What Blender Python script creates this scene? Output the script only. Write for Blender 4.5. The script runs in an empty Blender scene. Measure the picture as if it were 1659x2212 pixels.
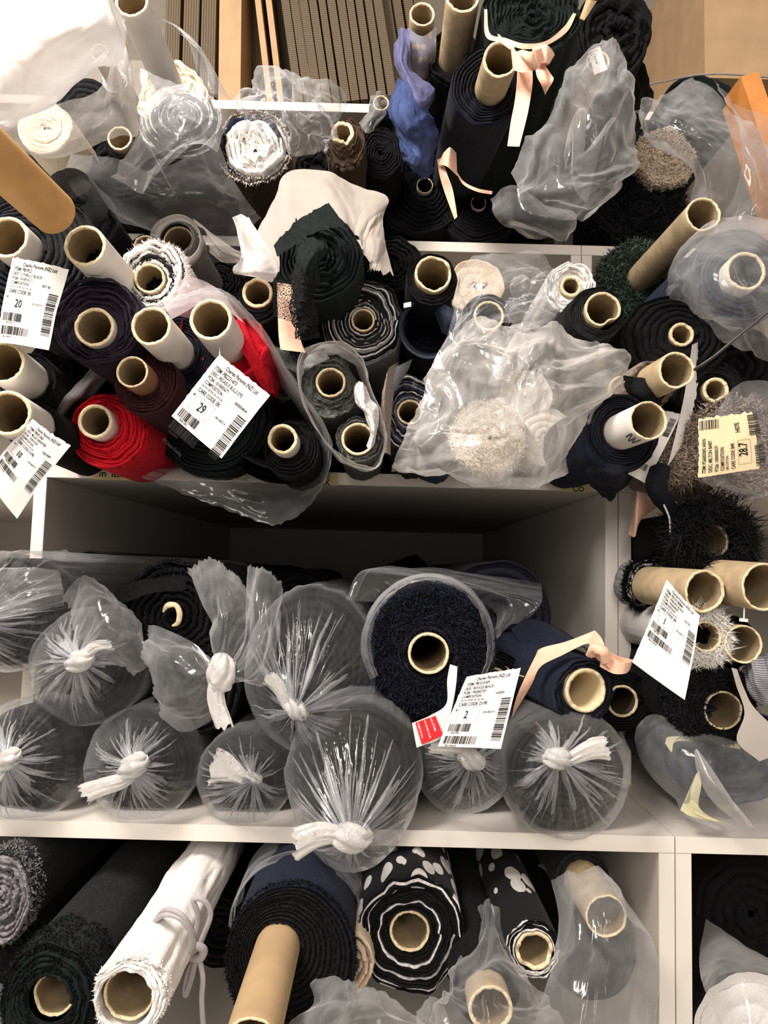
import bpy, math, random
import numpy as np
from mathutils import Vector, Matrix

C = bpy.context.scene.collection
scn = bpy.context.scene
random.seed(4)
# ---------------------------------------------------------------- camera
FPX, CX, CY = 1592.0, 829.5, 1106.0
CAM_Z = 1.17
cam_rot = (Matrix.Rotation(math.radians(-0.1), 3, 'Z') @ Matrix.Rotation(math.radians(90 + 4.44), 3, 'X')
           @ Matrix.Rotation(math.radians(1.47), 3, 'Z'))
CAM_P = Vector((0, 0, CAM_Z))
cd = bpy.data.cameras.new('camera'); cam = bpy.data.objects.new('camera', cd); C.objects.link(cam)
cd.sensor_fit = 'VERTICAL'; cd.sensor_height = 36.0; cd.sensor_width = 27.0
cd.lens = 36.0 * FPX / 2212.0; cd.clip_start = 0.02
cam.matrix_world = Matrix.Translation(CAM_P) @ cam_rot.to_4x4()
scn.camera = cam
# ---------------------------------------------------------------- light and exposure
w = bpy.data.worlds.new('world'); scn.world = w; w.use_nodes = True
w.node_tree.nodes['Background'].inputs[0].default_value = (1.0, 0.92, 0.84, 1)
w.node_tree.nodes['Background'].inputs[1].default_value = 0.50
def area(name, loc, target, sx, sy, power, col):
    l = bpy.data.lights.new(name, 'AREA'); l.shape = 'RECTANGLE'; l.size = sx; l.size_y = sy
    l.energy = power; l.color = col
    o = bpy.data.objects.new(name, l); C.objects.link(o); o.location = loc
    o.rotation_euler = (Vector(target) - Vector(loc)).to_track_quat('-Z', 'Y').to_euler()
    return o
area('ceiling_light_near', (-0.70, 0.02, 2.40), (-0.42, 0.95, 1.4), 0.30, 0.7, 42, (1.0, 0.93, 0.85))
area('ceiling_light_main', (-0.55, -2.4, 2.70), (0.05, 1.1, 1.1), 0.7, 1.8, 76, (1.0, 0.92, 0.83))
area('fill_light_side', (1.3, -2.0, 2.65), (0.1, 1.0, 0.9), 0.6, 1.6, 26, (1.0, 0.88, 0.76))  # added fill lamp, balances the light from the right
scn.view_settings.view_transform = 'Standard'; scn.view_settings.look = 'None'
scn.view_settings.gamma = 1.0; scn.view_settings.use_curve_mapping = False
scn.view_settings.exposure = -0.03
cy = scn.cycles
cy.max_bounces = 7; cy.diffuse_bounces = 3; cy.glossy_bounces = 2; cy.transmission_bounces = 4
cy.transparent_max_bounces = 20; cy.caustics_reflective = False; cy.caustics_refractive = False
cy.sample_clamp_indirect = 4.0
# ---------------------------------------------------------------- pixel ray -> point at depth y = d
def P(px, py, d):
    v = cam_rot @ Vector(((px - CX) / FPX, (CY - py) / FPX, -1.0))
    return CAM_P + v * (d / v.y)
def PN(a):
    a = np.asarray(a, float); Rm = np.array(cam_rot)
    v = np.stack([(a[..., 0] - CX) / FPX, (CY - a[..., 1]) / FPX, -np.ones(a.shape[:-1])], -1) @ Rm.T
    return v * (a[..., 2] / v[..., 1])[..., None] + np.array(CAM_P)
# front planes and tops of the bookcase tiers
YL, YM, YU, YT, YB = 0.862, 1.064, 1.27, 1.40, 2.37
ZL, ZM, ZU, ZT = CAM_Z - 0.2943, CAM_Z + 0.1384, CAM_Z + 0.5835, CAM_Z + 0.922     # tops of the four tiers
SHELF_Z = ZL
T_ = 0.018
XL = -0.506; XS = 0.3413
# ---------------------------------------------------------------- noise
def perlin(x, y, seed=0):
    rs = np.random.RandomState(seed % 9973 + 1)
    g = rs.rand(64, 64) * 2 * np.pi
    gx, gy = np.cos(g), np.sin(g)
    xi = np.floor(x).astype(int); yi = np.floor(y).astype(int)
    xf = x - xi; yf = y - yi
    def dot(a, b): 
        i = (xi + a) & 63; j = (yi + b) & 63
        return gx[i, j] * (xf - a) + gy[i, j] * (yf - b)
    u = xf * xf * xf * (xf * (xf * 6 - 15) + 10); v = yf * yf * yf * (yf * (yf * 6 - 15) + 10)
    a = dot(0, 0) * (1 - u) + dot(1, 0) * u; b = dot(0, 1) * (1 - u) + dot(1, 1) * u
    return (a * (1 - v) + b * v) * 1.4
def ridge(x, y, seed=0, octv=3, fall=0.5):
    h = 0; a = 1.0; f = 1.0
    for k in range(octv):
        c, s = math.cos(1.1 * k + seed), math.sin(1.1 * k + seed)
        h = h + a * (0.35 - np.abs(perlin((c * x - s * y) * f, (s * x + c * y) * f, seed + 17 * k)))
        a *= fall; f *= 2.1
    return h
def facet(x, y, seed=0):
    "piecewise linear noise on a triangle lattice: flat facets between straight creases"
    rs = np.random.RandomState(seed % 9973 + 7); g = rs.rand(128, 128) * 2 - 1
    k = (x + y) * 0.36602540378; sx, sy = x + k, y + k
    i = np.floor(sx).astype(int); j = np.floor(sy).astype(int); fx = sx - i; fy = sy - j
    a = g[i & 127, j & 127]; c = g[(i + 1) & 127, (j + 1) & 127]
    lo = g[(i + 1) & 127, j & 127]; hi = g[i & 127, (j + 1) & 127]
    return np.where(fx > fy, a * (1 - fx) + lo * (fx - fy) + c * fy, a * (1 - fy) + hi * (fy - fx) + c * fx)
def crumple(x, y, seed=0):
    wx = x + 0.45 * perlin(x * .9 + 4, y * .9, seed + 1); wy = y + 0.45 * perlin(x * .9, y * .9 + 9, seed + 2)
    c, s = math.cos(seed), math.sin(seed)
    X, Y = (c * wx - s * wy), (s * wx + c * wy)
    return facet(X * .8, Y * 1.1, seed) + 0.42 * facet(Y * 2.3 + 9, X * 1.9, seed + 5) + 0.14 * facet(X * 5.1, Y * 4.3 + 3, seed + 8)
# ---------------------------------------------------------------- objects
def link(name, me, parent=None, mw=None):
    o = bpy.data.objects.new(name, me); C.objects.link(o)
    if parent is not None: o.parent = parent
    if mw is not None: o.matrix_local = mw if parent is not None else mw
    return o
def tag(o, label=None, cat=None, group=None, kind=None):
    if label: o['label'] = label
    if cat: o['category'] = cat
    if group: o['group'] = group
    if kind: o['kind'] = kind
    return o
def mesh(name, V, F, mats, idx=None, parent=None, smooth=True, loc=None):
    V = np.asarray(V, float).reshape(-1, 3)
    if loc is None and parent is None:
        loc = V.mean(0); V = V - loc
    me = bpy.data.meshes.new(name)
    F = np.asarray(F)
    if F.ndim == 2:
        n, k = F.shape
        me.vertices.add(len(V)); me.vertices.foreach_set('co', V.astype(np.float32).ravel())
        me.loops.add(n * k); me.loops.foreach_set('vertex_index', F.astype(np.int32).ravel())
        me.polygons.add(n); me.polygons.foreach_set('loop_start', np.arange(0, n * k, k, dtype=np.int32))
        me.update(calc_edges=True)
    else:
        me.from_pydata(V.tolist(), [], [list(map(int, f)) for f in F])
    if not isinstance(mats, (list, tuple)): mats = [mats]
    for m in mats: me.materials.append(m)
    if idx is not None: me.polygons.foreach_set('material_index', np.asarray(idx, dtype=np.int32))
    me.polygons.foreach_set('use_smooth', np.full(len(me.polygons), smooth))
    me.validate()
    o = bpy.data.objects.new(name, me); C.objects.link(o)
    if parent is not None: o.parent = parent
    if loc is not None: o.location = [float(q) for q in loc]
    return o
def quads(m, n, wrap=False, base=0):
    i, j = np.meshgrid(np.arange(m - 1), np.arange(n if wrap else n - 1), indexing='ij')
    j2 = (j + 1) % n
    return np.stack([i * n + j, i * n + j2, (i + 1) * n + j2, (i + 1) * n + j], -1).reshape(-1, 4) + base
class MB:
    def __init__(s): s.V = []; s.F = []; s.I = []; s.n = 0
    def add(s, V, F, i=0):
        V = np.asarray(V, float).reshape(-1, 3); F = np.asarray(F)
        s.V.append(V); s.F.append(F + s.n); s.n += len(V)
        s.I.append(np.full(len(F), i) if np.isscalar(i) else np.asarray(i))
    def box(s, a, b, i=0, R=None, bev=0.0):
        x0, y0, z0 = a; x1, y1, z1 = b
        V = np.array([(x, y, z) for x in (x0, x1) for y in (y0, y1) for z in (z0, z1)], float)
        if R is not None: V = V @ np.array(R).T
        s.add(V, np.array([(0, 1, 3, 2), (4, 6, 7, 5), (0, 4, 5, 1), (2, 3, 7, 6), (0, 2, 6, 4), (1, 5, 7, 3)]), i)
    def build(s, name, mats, parent=None, smooth=False, loc=None):
        return mesh(name, np.concatenate(s.V), np.concatenate(s.F), mats, np.concatenate(s.I), parent, smooth, loc)
def empty(name, label, cat, loc, mw=None, group=None):
    o = bpy.data.objects.new(name, None); C.objects.link(o); o.empty_display_size = 0.02
    if mw is not None: o.matrix_world = mw
    else: o.location = loc
    tag(o, label, cat, group); return o
# ---------------------------------------------------------------- materials
def nmat(name):
    m = bpy.data.materials.new(name); m.use_nodes = True
    nt = m.node_tree; nt.nodes.clear()
    return m, nt, nt.nodes, nt.links
def cloth(name, col, rough=0.9, nscale=300, bump=0.15, var=0.25, sheen=0.06, spec=0.2, weave=False, col2=None, pat=None):
    m, nt, N, L = nmat(name)
    out = N.new('ShaderNodeOutputMaterial'); b = N.new('ShaderNodeBsdfPrincipled'); L.new(b.outputs[0], out.inputs[0])
    tc = N.new('ShaderNodeTexCoord')
    n1 = N.new('ShaderNodeTexNoise'); n1.inputs['Scale'].default_value = nscale; n1.inputs['Detail'].default_value = 3
    L.new(tc.outputs['Object'], n1.inputs['Vector'])
    cr = N.new('ShaderNodeValToRGB'); L.new(n1.outputs[0], cr.inputs[0])
    c2 = col2 or tuple(min(1, c * (1 + 2 * var)) for c in col)
    cr.color_ramp.elements[0].position = 0.35; cr.color_ramp.elements[1].position = 0.68
    cr.color_ramp.elements[0].color = tuple(c * (1 - var) for c in col) + (1,)
    cr.color_ramp.elements[1].color = tuple(c2) + (1,)
    L.new(cr.outputs[0], b.inputs['Base Color'])
    b.inputs['Roughness'].default_value = rough; b.inputs['Specular IOR Level'].default_value = spec
    b.inputs['Sheen Weight'].default_value = sheen; b.inputs['Sheen Roughness'].default_value = 0.5
    b.inputs['Sheen Tint'].default_value = tuple(min(1, 0.3 + c * 4) for c in col) + (1,)
    bp = N.new('ShaderNodeBump'); bp.inputs['Strength'].default_value = bump; bp.inputs['Distance'].default_value = 0.002
    h = n1.outputs[0]
    if weave:
        wv = N.new('ShaderNodeTexWave'); wv.inputs['Scale'].default_value = 260; L.new(tc.outputs['Object'], wv.inputs['Vector']); h = wv.outputs[1]
    L.new(h, bp.inputs['Height']); L.new(bp.outputs[0], b.inputs['Normal'])
    return m
def spotted(name, base, spot, scale=30, thr=0.3, mapping=(1, 1, 1)):
    m = cloth(name, base); nt = m.node_tree; N, L = nt.nodes, nt.links
    b = [n for n in N if n.type == 'BSDF_PRINCIPLED'][0]
    tc = [n for n in N if n.type == 'TEX_COORD'][0]
    mp = N.new('ShaderNodeMapping'); mp.inputs['Scale'].default_value = mapping; L.new(tc.outputs['Object'], mp.inputs[0])
    v = N.new('ShaderNodeTexVoronoi'); v.inputs['Scale'].default_value = scale; L.new(mp.outputs[0], v.inputs['Vector'])
    r = N.new('ShaderNodeValToRGB'); r.color_ramp.interpolation = 'CONSTANT'
    r.color_ramp.elements[0].color = (*spot, 1); r.color_ramp.elements[1].color = (*base, 1); r.color_ramp.elements[1].position = thr
    L.new(v.outputs['Distance'], r.inputs[0]); L.new(r.outputs[0], b.inputs['Base Color'])
    return m
def striped(name, cols, scale=200, direction='Y', rough=0.8, distort=1.0):
    m, nt, N, L = nmat(name)
    out = N.new('ShaderNodeOutputMaterial'); b = N.new('ShaderNodeBsdfPrincipled'); L.new(b.outputs[0], out.inputs[0])
    tc = N.new('ShaderNodeTexCoord'); wv = N.new('ShaderNodeTexWave'); wv.bands_direction = direction
    wv.inputs['Scale'].default_value = scale; wv.inputs['Distortion'].default_value = distort
    L.new(tc.outputs['Object'], wv.inputs['Vector'])
    cr = N.new('ShaderNodeValToRGB'); L.new(wv.outputs[1], cr.inputs[0])
    cr.color_ramp.elements[0].color = (*cols[0], 1); cr.color_ramp.elements[1].color = (*cols[1], 1)
    L.new(cr.outputs[0], b.inputs['Base Color']); b.inputs['Roughness'].default_value = rough
    bp = N.new('ShaderNodeBump'); bp.inputs['Strength'].default_value = 0.4; bp.inputs['Distance'].default_value = 0.001
    L.new(wv.outputs[1], bp.inputs['Height']); L.new(bp.outputs[0], b.inputs['Normal'])
    return m
def film(name, v0, v1, col=(0.86, 0.88, 0.92), rough=0.2, bump=0.12, bscale=60, spec=0.75, streak=0.5, emis=0):
    m, nt, N, L = nmat(name)
    out = N.new('ShaderNodeOutputMaterial')
    tc = N.new('ShaderNodeTexCoord')
    no = N.new('ShaderNodeTexNoise'); no.inputs['Scale'].default_value = bscale; no.inputs['Detail'].default_value = 1.2
    no.inputs['Distortion'].default_value = 1.5
    L.new(tc.outputs['Object'], no.inputs['Vector'])
    bp = N.new('ShaderNodeBump'); bp.inputs['Strength'].default_value = bump; bp.inputs['Distance'].default_value = 0.004
    L.new(no.outputs[0], bp.inputs['Height'])
    lw = N.new('ShaderNodeLayerWeight'); lw.inputs[0].default_value = 0.5; L.new(bp.outputs[0], lw.inputs['Normal'])
    pw = N.new('ShaderNodeMath'); pw.operation = 'POWER'; pw.inputs[1].default_value = 2.8; L.new(lw.outputs['Facing'], pw.inputs[0])
    n2 = N.new('ShaderNodeTexNoise'); n2.inputs['Scale'].default_value = 14; n2.inputs['Detail'].default_value = 3; n2.inputs['Distortion'].default_value = 2
    L.new(tc.outputs['Object'], n2.inputs['Vector'])
    mr = N.new('ShaderNodeMapRange'); mr.inputs['From Min'].default_value = 0.3; mr.inputs['From Max'].default_value = 0.7
    mr.inputs['To Min'].default_value = v0 * (1 - streak); mr.inputs['To Max'].default_value = v0 * (1 + streak)
    L.new(n2.outputs[0], mr.inputs['Value'])
    mx = N.new('ShaderNodeMath'); mx.operation = 'MULTIPLY_ADD'; L.new(pw.outputs[0], mx.inputs[0]); mx.inputs[1].default_value = v1
    L.new(mr.outputs[0], mx.inputs[2]); mx.use_clamp = True
    tr = N.new('ShaderNodeBsdfTransparent'); tr.inputs[0].default_value = (0.97, 0.97, 0.98, 1)
    df = N.new('ShaderNodeBsdfDiffuse'); df.inputs[0].default_value = (*col, 1); L.new(bp.outputs[0], df.inputs['Normal'])
    tl = N.new('ShaderNodeBsdfTranslucent'); tl.inputs[0].default_value = (*col, 1); L.new(bp.outputs[0], tl.inputs['Normal'])
    m1 = N.new('ShaderNodeMixShader'); m1.inputs[0].default_value = 0.4; L.new(df.outputs[0], m1.inputs[1]); L.new(tl.outputs[0], m1.inputs[2])
    m2 = N.new('ShaderNodeMixShader'); L.new(mx.outputs[0], m2.inputs[0]); L.new(tr.outputs[0], m2.inputs[1]); L.new(m1.outputs[0], m2.inputs[2])
    gl = N.new('ShaderNodeBsdfGlossy'); gl.inputs['Roughness'].default_value = rough; L.new(bp.outputs[0], gl.inputs['Normal'])
    p5 = N.new('ShaderNodeMath'); p5.operation = 'POWER'; p5.inputs[1].default_value = 5.0; L.new(lw.outputs['Facing'], p5.inputs[0])
    fm = N.new('ShaderNodeMath'); fm.operation = 'MULTIPLY_ADD'; fm.inputs[1].default_value = 0.6 * spec; fm.inputs[2].default_value = 0.045 * spec; fm.use_clamp = True; L.new(p5.outputs[0], fm.inputs[0])
    m3 = N.new('ShaderNodeMixShader'); L.new(fm.outputs[0], m3.inputs[0]); L.new(m2.outputs[0], m3.inputs[1]); L.new(gl.outputs[0], m3.inputs[2])
    L.new(m3.outputs[0], out.inputs[0])
    return m
def plain(name, col, rough=0.6, spec=0.4, nscale=40, var=0.04, bump=0.03, metal=0.0):
    m = cloth(name, col, rough, nscale, bump, var, 0.0, spec)
    b = [n for n in m.node_tree.nodes if n.type == 'BSDF_PRINCIPLED'][0]; b.inputs['Metallic'].default_value = metal
    return m
M = dict(
    shelf=plain('shelf_melamine', (0.78, 0.73, 0.67), 0.45, 0.4, 8, 0.015, 0.01),
    edge=plain('shelf_edge_banding', (0.80, 0.745, 0.68), 0.4, 0.4, 8, 0.01, 0.01),
    wall=plain('wall_paint', (0.72, 0.66, 0.6), 0.8, 0.2), floor=plain('vinyl_floor', (0.50, 0.47, 0.43), 0.5, 0.3),
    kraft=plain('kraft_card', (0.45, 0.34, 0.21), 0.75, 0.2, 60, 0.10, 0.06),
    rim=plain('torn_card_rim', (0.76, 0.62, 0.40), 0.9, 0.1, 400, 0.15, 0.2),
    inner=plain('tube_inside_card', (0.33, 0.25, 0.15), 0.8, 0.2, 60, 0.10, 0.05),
    paper=plain('white_tube_paper', (0.80, 0.75, 0.70), 0.6, 0.3, 30, 0.03, 0.02),
    tubeorange=plain('orange_brown_card', (0.60, 0.33, 0.12), 0.6, 0.3, 30, 0.06, 0.02),
    tubebrown=plain('brown_card', (0.30, 0.15, 0.08), 0.6, 0.3, 30, 0.08, 0.02),
    tubetan=plain('smooth_tan_card', (0.47, 0.32, 0.18), 0.6, 0.3, 30, 0.05, 0.02),
    tag=plain('label_paper', (0.86, 0.84, 0.82), 0.55, 0.3, 30, 0.01, 0.01),
    tagcream=plain('cream_label_paper', (0.80, 0.66, 0.42), 0.6, 0.3, 30, 0.03, 0.02),
    ink=plain('black_ink', (0.015, 0.015, 0.018), 0.6, 0.2, 30, 0.01, 0.0),
    redink=plain('red_ink', (0.75, 0.02, 0.03), 0.5, 0.3, 30, 0.01, 0.0),
    yellow=plain('yellow_sticker', (0.72, 0.62, 0.30), 0.6, 0.3, 30, 0.03, 0.01),
    paleyellow=plain('pale_yellow_paper', (0.78, 0.72, 0.46), 0.7, 0.2, 30, 0.03, 0.02),
    wood=plain('orange_wood', (0.58, 0.23, 0.06), 0.5, 0.4, 20, 0.12, 0.03),
    wire=plain('dark_wire', (0.04, 0.03, 0.03), 0.4, 0.5), steel=plain('foil_silver', (0.7, 0.7, 0.68), 0.3, 0.5, 60, 0.05, 0.3, 0.8),
    box=plain('box_card', (0.42, 0.28, 0.16), 0.75, 0.2, 20, 0.05, 0.02),
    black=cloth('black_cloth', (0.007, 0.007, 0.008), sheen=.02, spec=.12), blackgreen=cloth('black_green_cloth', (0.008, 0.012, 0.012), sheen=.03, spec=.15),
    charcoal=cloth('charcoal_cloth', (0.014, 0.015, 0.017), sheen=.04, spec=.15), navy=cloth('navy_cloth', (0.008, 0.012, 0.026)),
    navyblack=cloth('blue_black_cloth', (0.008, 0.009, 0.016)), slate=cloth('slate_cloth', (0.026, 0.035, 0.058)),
    purpleblack=cloth('dark_aubergine_cloth', (0.018, 0.012, 0.022)), maroon=cloth('maroon_cloth', (0.035, 0.008, 0.012)),
    red=cloth('red_cloth', (0.55, 0.008, 0.02), var=0.15), grey=cloth('grey_cloth', (0.20, 0.20, 0.20)),
    darkgrey=cloth('dark_grey_felt', (0.055, 0.06, 0.058), col2=(0.13, 0.14, 0.13)), midgrey=cloth('mid_grey_boucle', (0.12, 0.11, 0.12), col2=(0.32, 0.3, 0.33)),
    light=cloth('light_cloth', (0.55, 0.54, 0.55)), white=cloth('white_cloth', (0.90, 0.88, 0.85), var=0.04, bump=0.3),
    cream=cloth('cream_cloth', (0.80, 0.70, 0.55), var=0.06), ivory=cloth('ivory_cloth', (0.82, 0.76, 0.68), var=0.05),
    tan=cloth('tan_cloth', (0.55, 0.43, 0.32), var=0.1), brown=cloth('brown_cloth', (0.07, 0.045, 0.03)),
    taupe=cloth('taupe_cloth', (0.28, 0.22, 0.19)), furbrown=cloth('brown_fur', (0.20, 0.15, 0.12), col2=(0.42, 0.34, 0.28)),
    green=cloth('dark_green_tweed', (0.012, 0.022, 0.016), col2=(0.05, 0.08, 0.06)),
    greenlight=cloth('pale_green_fleck', (0.10, 0.14, 0.12)), denim=striped('woven_grey_selvage', ((0.03, 0.032, 0.036), (0.16, 0.16, 0.17)), 160, 'Y'),
    knit=striped('grey_knit', ((0.10, 0.10, 0.12), (0.34, 0.34, 0.38)), 130, 'Z'),
    organza=film('grey_organza', 0.42, 0.5, (0.50, 0.47, 0.44), 0.5, 0.1, 40, 0.3, 0.1),
    tissue=cloth('off_white_tissue', (0.36, 0.32, 0.29), 0.7, 20, 0.05, 0.03, 0.0), pink=cloth('peach_ribbon', (0.83, 0.50, 0.36), 0.6, 200, 0.1, 0.04, 0.1, 0.4),
    blue=cloth('blue_chiffon', (0.035, 0.055, 0.15), 0.7, 60, 0.1, 0.2), lilac=cloth('lilac_chiffon', (0.10, 0.10, 0.21), 0.7, 60, 0.1, 0.15),
    spots=spotted('black_cloth_white_spots', (0.008, 0.008, 0.010), (0.62, 0.60, 0.58), 42, 0.38, (1, 1, 0.45)),
    dots=spotted('black_cloth_small_dots', (0.010, 0.010, 0.011), (0.75, 0.75, 0.75), 150, 0.22, (1, 1, 1)),
    marble=spotted('blue_grey_print', (0.20, 0.19, 0.24), (0.35, 0.28, 0.26), 90, 0.35),
    greycord=cloth('grey_lilac_cord', (0.42, 0.39, 0.41), var=.05, bump=.05),
    film=film('clear_film', 0.08, 0.60, rough=0.13), filmbag=film('tied_bag_film', 0.035, 0.5, rough=0.11, spec=1.0), strand=film('folded_film', 0.22, 0.6, rough=0.12, spec=1.1, streak=.7), filmmid=film('hazy_film', 0.14, 0.60, rough=0.14), filmmilk=film('milky_film', 0.40, 0.65, (0.9, 0.88, 0.86), rough=0.15),
    filmthin=film('thin_film', 0.05, 0.45, bump=0.15), filmwhite=film('white_film', 0.80, 0.4, (0.93, 0.91, 0.90), 0.3, 0.15, 40, 0.8, 0.15),
    knot=film('gathered_film', 0.78, 0.3, (0.93, 0.91, 0.89), 0.15, 0.3, 90, 1.3, 0.2), filmpink=film('pinkish_film', 0.30, 0.6, (0.86, 0.74, 0.78)),
    corr=striped('corrugated_card', ((0.06, 0.042, 0.025), (0.15, 0.108, 0.065)), 70, 'Z', 0.85, 0.6),  # both tones darkened to stand for dimmer light on the top tier
    corrv=striped('corrugated_card_upright', ((0.06, 0.042, 0.025), (0.15, 0.108, 0.065)), 60, 'X', 0.85, 0.4),  # same darkened tones, dim light put into the colour
)
# ---------------------------------------------------------------- builders
TUBEM = {'white': 'paper', 'kraft': 'kraft', 'orange': 'tubeorange', 'brown': 'tubebrown', 'tan': 'tubetan', 'foil': 'steel'}
RIMS = {'brown': 'tan_rim'}
def frame(loc, ax=(0, 0)):
    z = -Vector((ax[0], 1.0, ax[1])).normalized()
    x = Vector((0, 0, 1)).cross(z).normalized(); x = -x if x.x < 0 else x
    y = z.cross(x)
    m = Matrix((x, y, z)).transposed().to_4x4(); m.translation = loc
    return m
def tube_mesh(name, r, L, kind, parent, seed, torn=0.0, z0=0.0, wall=0.16, dent=0.0, inner=None):
    n = 56; th = np.linspace(0, 2 * np.pi, n, endpoint=False)
    rag = perlin(np.cos(th) * 3 + 5, np.sin(th) * 3 + 5, seed) * 0.0014 + perlin(np.cos(th) * 9 + 5, np.sin(th) * 9 + 5, seed + 3) * 0.0008
    tear = np.clip(perlin(np.cos(th) * 1.6 + 9, np.sin(th) * 1.6 + 9, seed + 8), 0, 1) * torn * r * 1.2
    shp = 1 + 0.02 * perlin(np.cos(th) + 3, np.sin(th) + 3, seed + 5) - dent * np.exp(-((np.mod(th - 5.2 + np.pi, 2 * np.pi) - np.pi) / 0.45) ** 2)
    ri = r * (1 - wall) * (1 + 0.035 * (1 + 2 * torn) * perlin(np.cos(th) * 4 + 3, np.sin(th) * 4 + 1, seed + 9))
    def ring(rad, z): return np.stack([np.cos(th) * rad * shp, np.sin(th) * rad * shp, np.broadcast_to(z, th.shape)], -1)
    lipz = z0 + rag - tear
    rows = [ring(r, np.full(n, z0 - L)), ring(r, np.full(n, z0 - L * 0.5)), ring(r, np.full(n, z0 - 0.012)), ring(r * 1.0, lipz - 0.001), ring(r * 0.97, lipz),
            ring(0.5 * (r + ri), lipz + 0.0003 * perlin(np.cos(th) * 12, np.sin(th) * 12, seed)), ring(ri, lipz - 0.0006), ring(ri, lipz - 0.003),
            ring(r * (1 - wall), np.full(n, z0 - 0.012) - tear), ring(r * (1 - wall), np.full(n, z0 - L * 0.5)), ring(r * (1 - wall), np.full(n, z0 - L))]
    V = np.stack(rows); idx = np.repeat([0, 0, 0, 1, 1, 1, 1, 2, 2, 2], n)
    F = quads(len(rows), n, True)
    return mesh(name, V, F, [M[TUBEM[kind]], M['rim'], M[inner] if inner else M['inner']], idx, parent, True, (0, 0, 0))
def fibers(name, mats, parent, n, r0, R, warp, length, seed, zfront=0.0, side=0.05, w=0.0009):
    rs = np.random.RandomState(seed)
    th = rs.rand(n) * 2 * np.pi; k = rs.rand(n)
    rr = np.where(k < 0.62, np.sqrt(r0 * r0 + (R * R - r0 * r0) * rs.rand(n)), R)
    zz = np.where(k < 0.62, zfront, zfront - rs.rand(n) * side)
    base = np.stack([*warp(rr, th), zz], -1)
    nr = np.stack([np.cos(th), np.sin(th), np.zeros(n)], -1) * np.where(k < 0.62, 0.25, 1.0)[:, None] + np.array([0, 0, 1.0]) * np.where(k < 0.62, 0.8, 0.35)[:, None]
    d = nr + rs.randn(n, 3) * 0.75; d /= np.linalg.norm(d, axis=1)[:, None]
    l = length * (0.5 + rs.rand(n))[:, None]
    s = np.cross(d, rs.randn(n, 3)); s /= np.linalg.norm(s, axis=1)[:, None]
    bend = rs.randn(n, 3) * 0.35
    p1 = base + d * l * 0.5; p2 = base + d * l * 0.8 + bend * l
    V = np.stack([base - s * w, base + s * w, p1 - s * w * 0.8, p1 + s * w * 0.8, p2], 1)
    o = np.arange(n)[:, None] * 5
    F = np.concatenate([o + [0, 1, 3], o + [0, 3, 2], o + [2, 3, 4]])
    ob = mesh(name, V, F, mats, np.tile(rs.randint(0, len(mats), n), 3), parent, False, (0, 0, 0)); ob['kind'] = 'stuff'
    return ob
def confine(W, c):
    "keep soft bodies on their shelf: world points W of something whose front centre is c"
    W = W.copy(); lv = [(0.45, YL, 0), (ZL, YL, YM), (ZM, YM, YU), (ZU, YU, YT), (ZT, YT, 9)]
    below = [l for l in lv if l[0] < c[2] + .012]
    if below:
        zt, yf, yw = below[-1]
        m = W[..., 1] > yf - .004; W[..., 2] = np.where(m, np.maximum(W[..., 2], zt + .0012), W[..., 2])
        i = lv.index(below[-1]); yw = lv[i][2] or YL
        if i + 1 < len(lv):
            m = W[..., 1] > yw - .004; W[..., 2] = np.where(m, np.minimum(W[..., 2], lv[i + 1][0] - T_ - .0012), W[..., 2])
        m = W[..., 1] > yw - .004
        xr = (XS + T_, 1.33) if c[0] > XS - .002 else ((XL + T_, XS - T_) if c[0] > XL - .02 else (-1.33, XL))
        W[..., 0] = np.where(m, np.clip(W[..., 0], xr[0] + .0012, xr[1] - .0012), W[..., 0])
    W[..., 1] = np.minimum(W[..., 1], YB - .01)
    return W
def confine_local(V, root):
    A = np.array(root.matrix_world if root.matrix_world.translation.length > 0 else Matrix.Translation(root.location))
    Rr, t = A[:3, :3], A[:3, 3]
    return (confine(V @ Rr.T + t, t) - t) @ Rr
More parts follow.
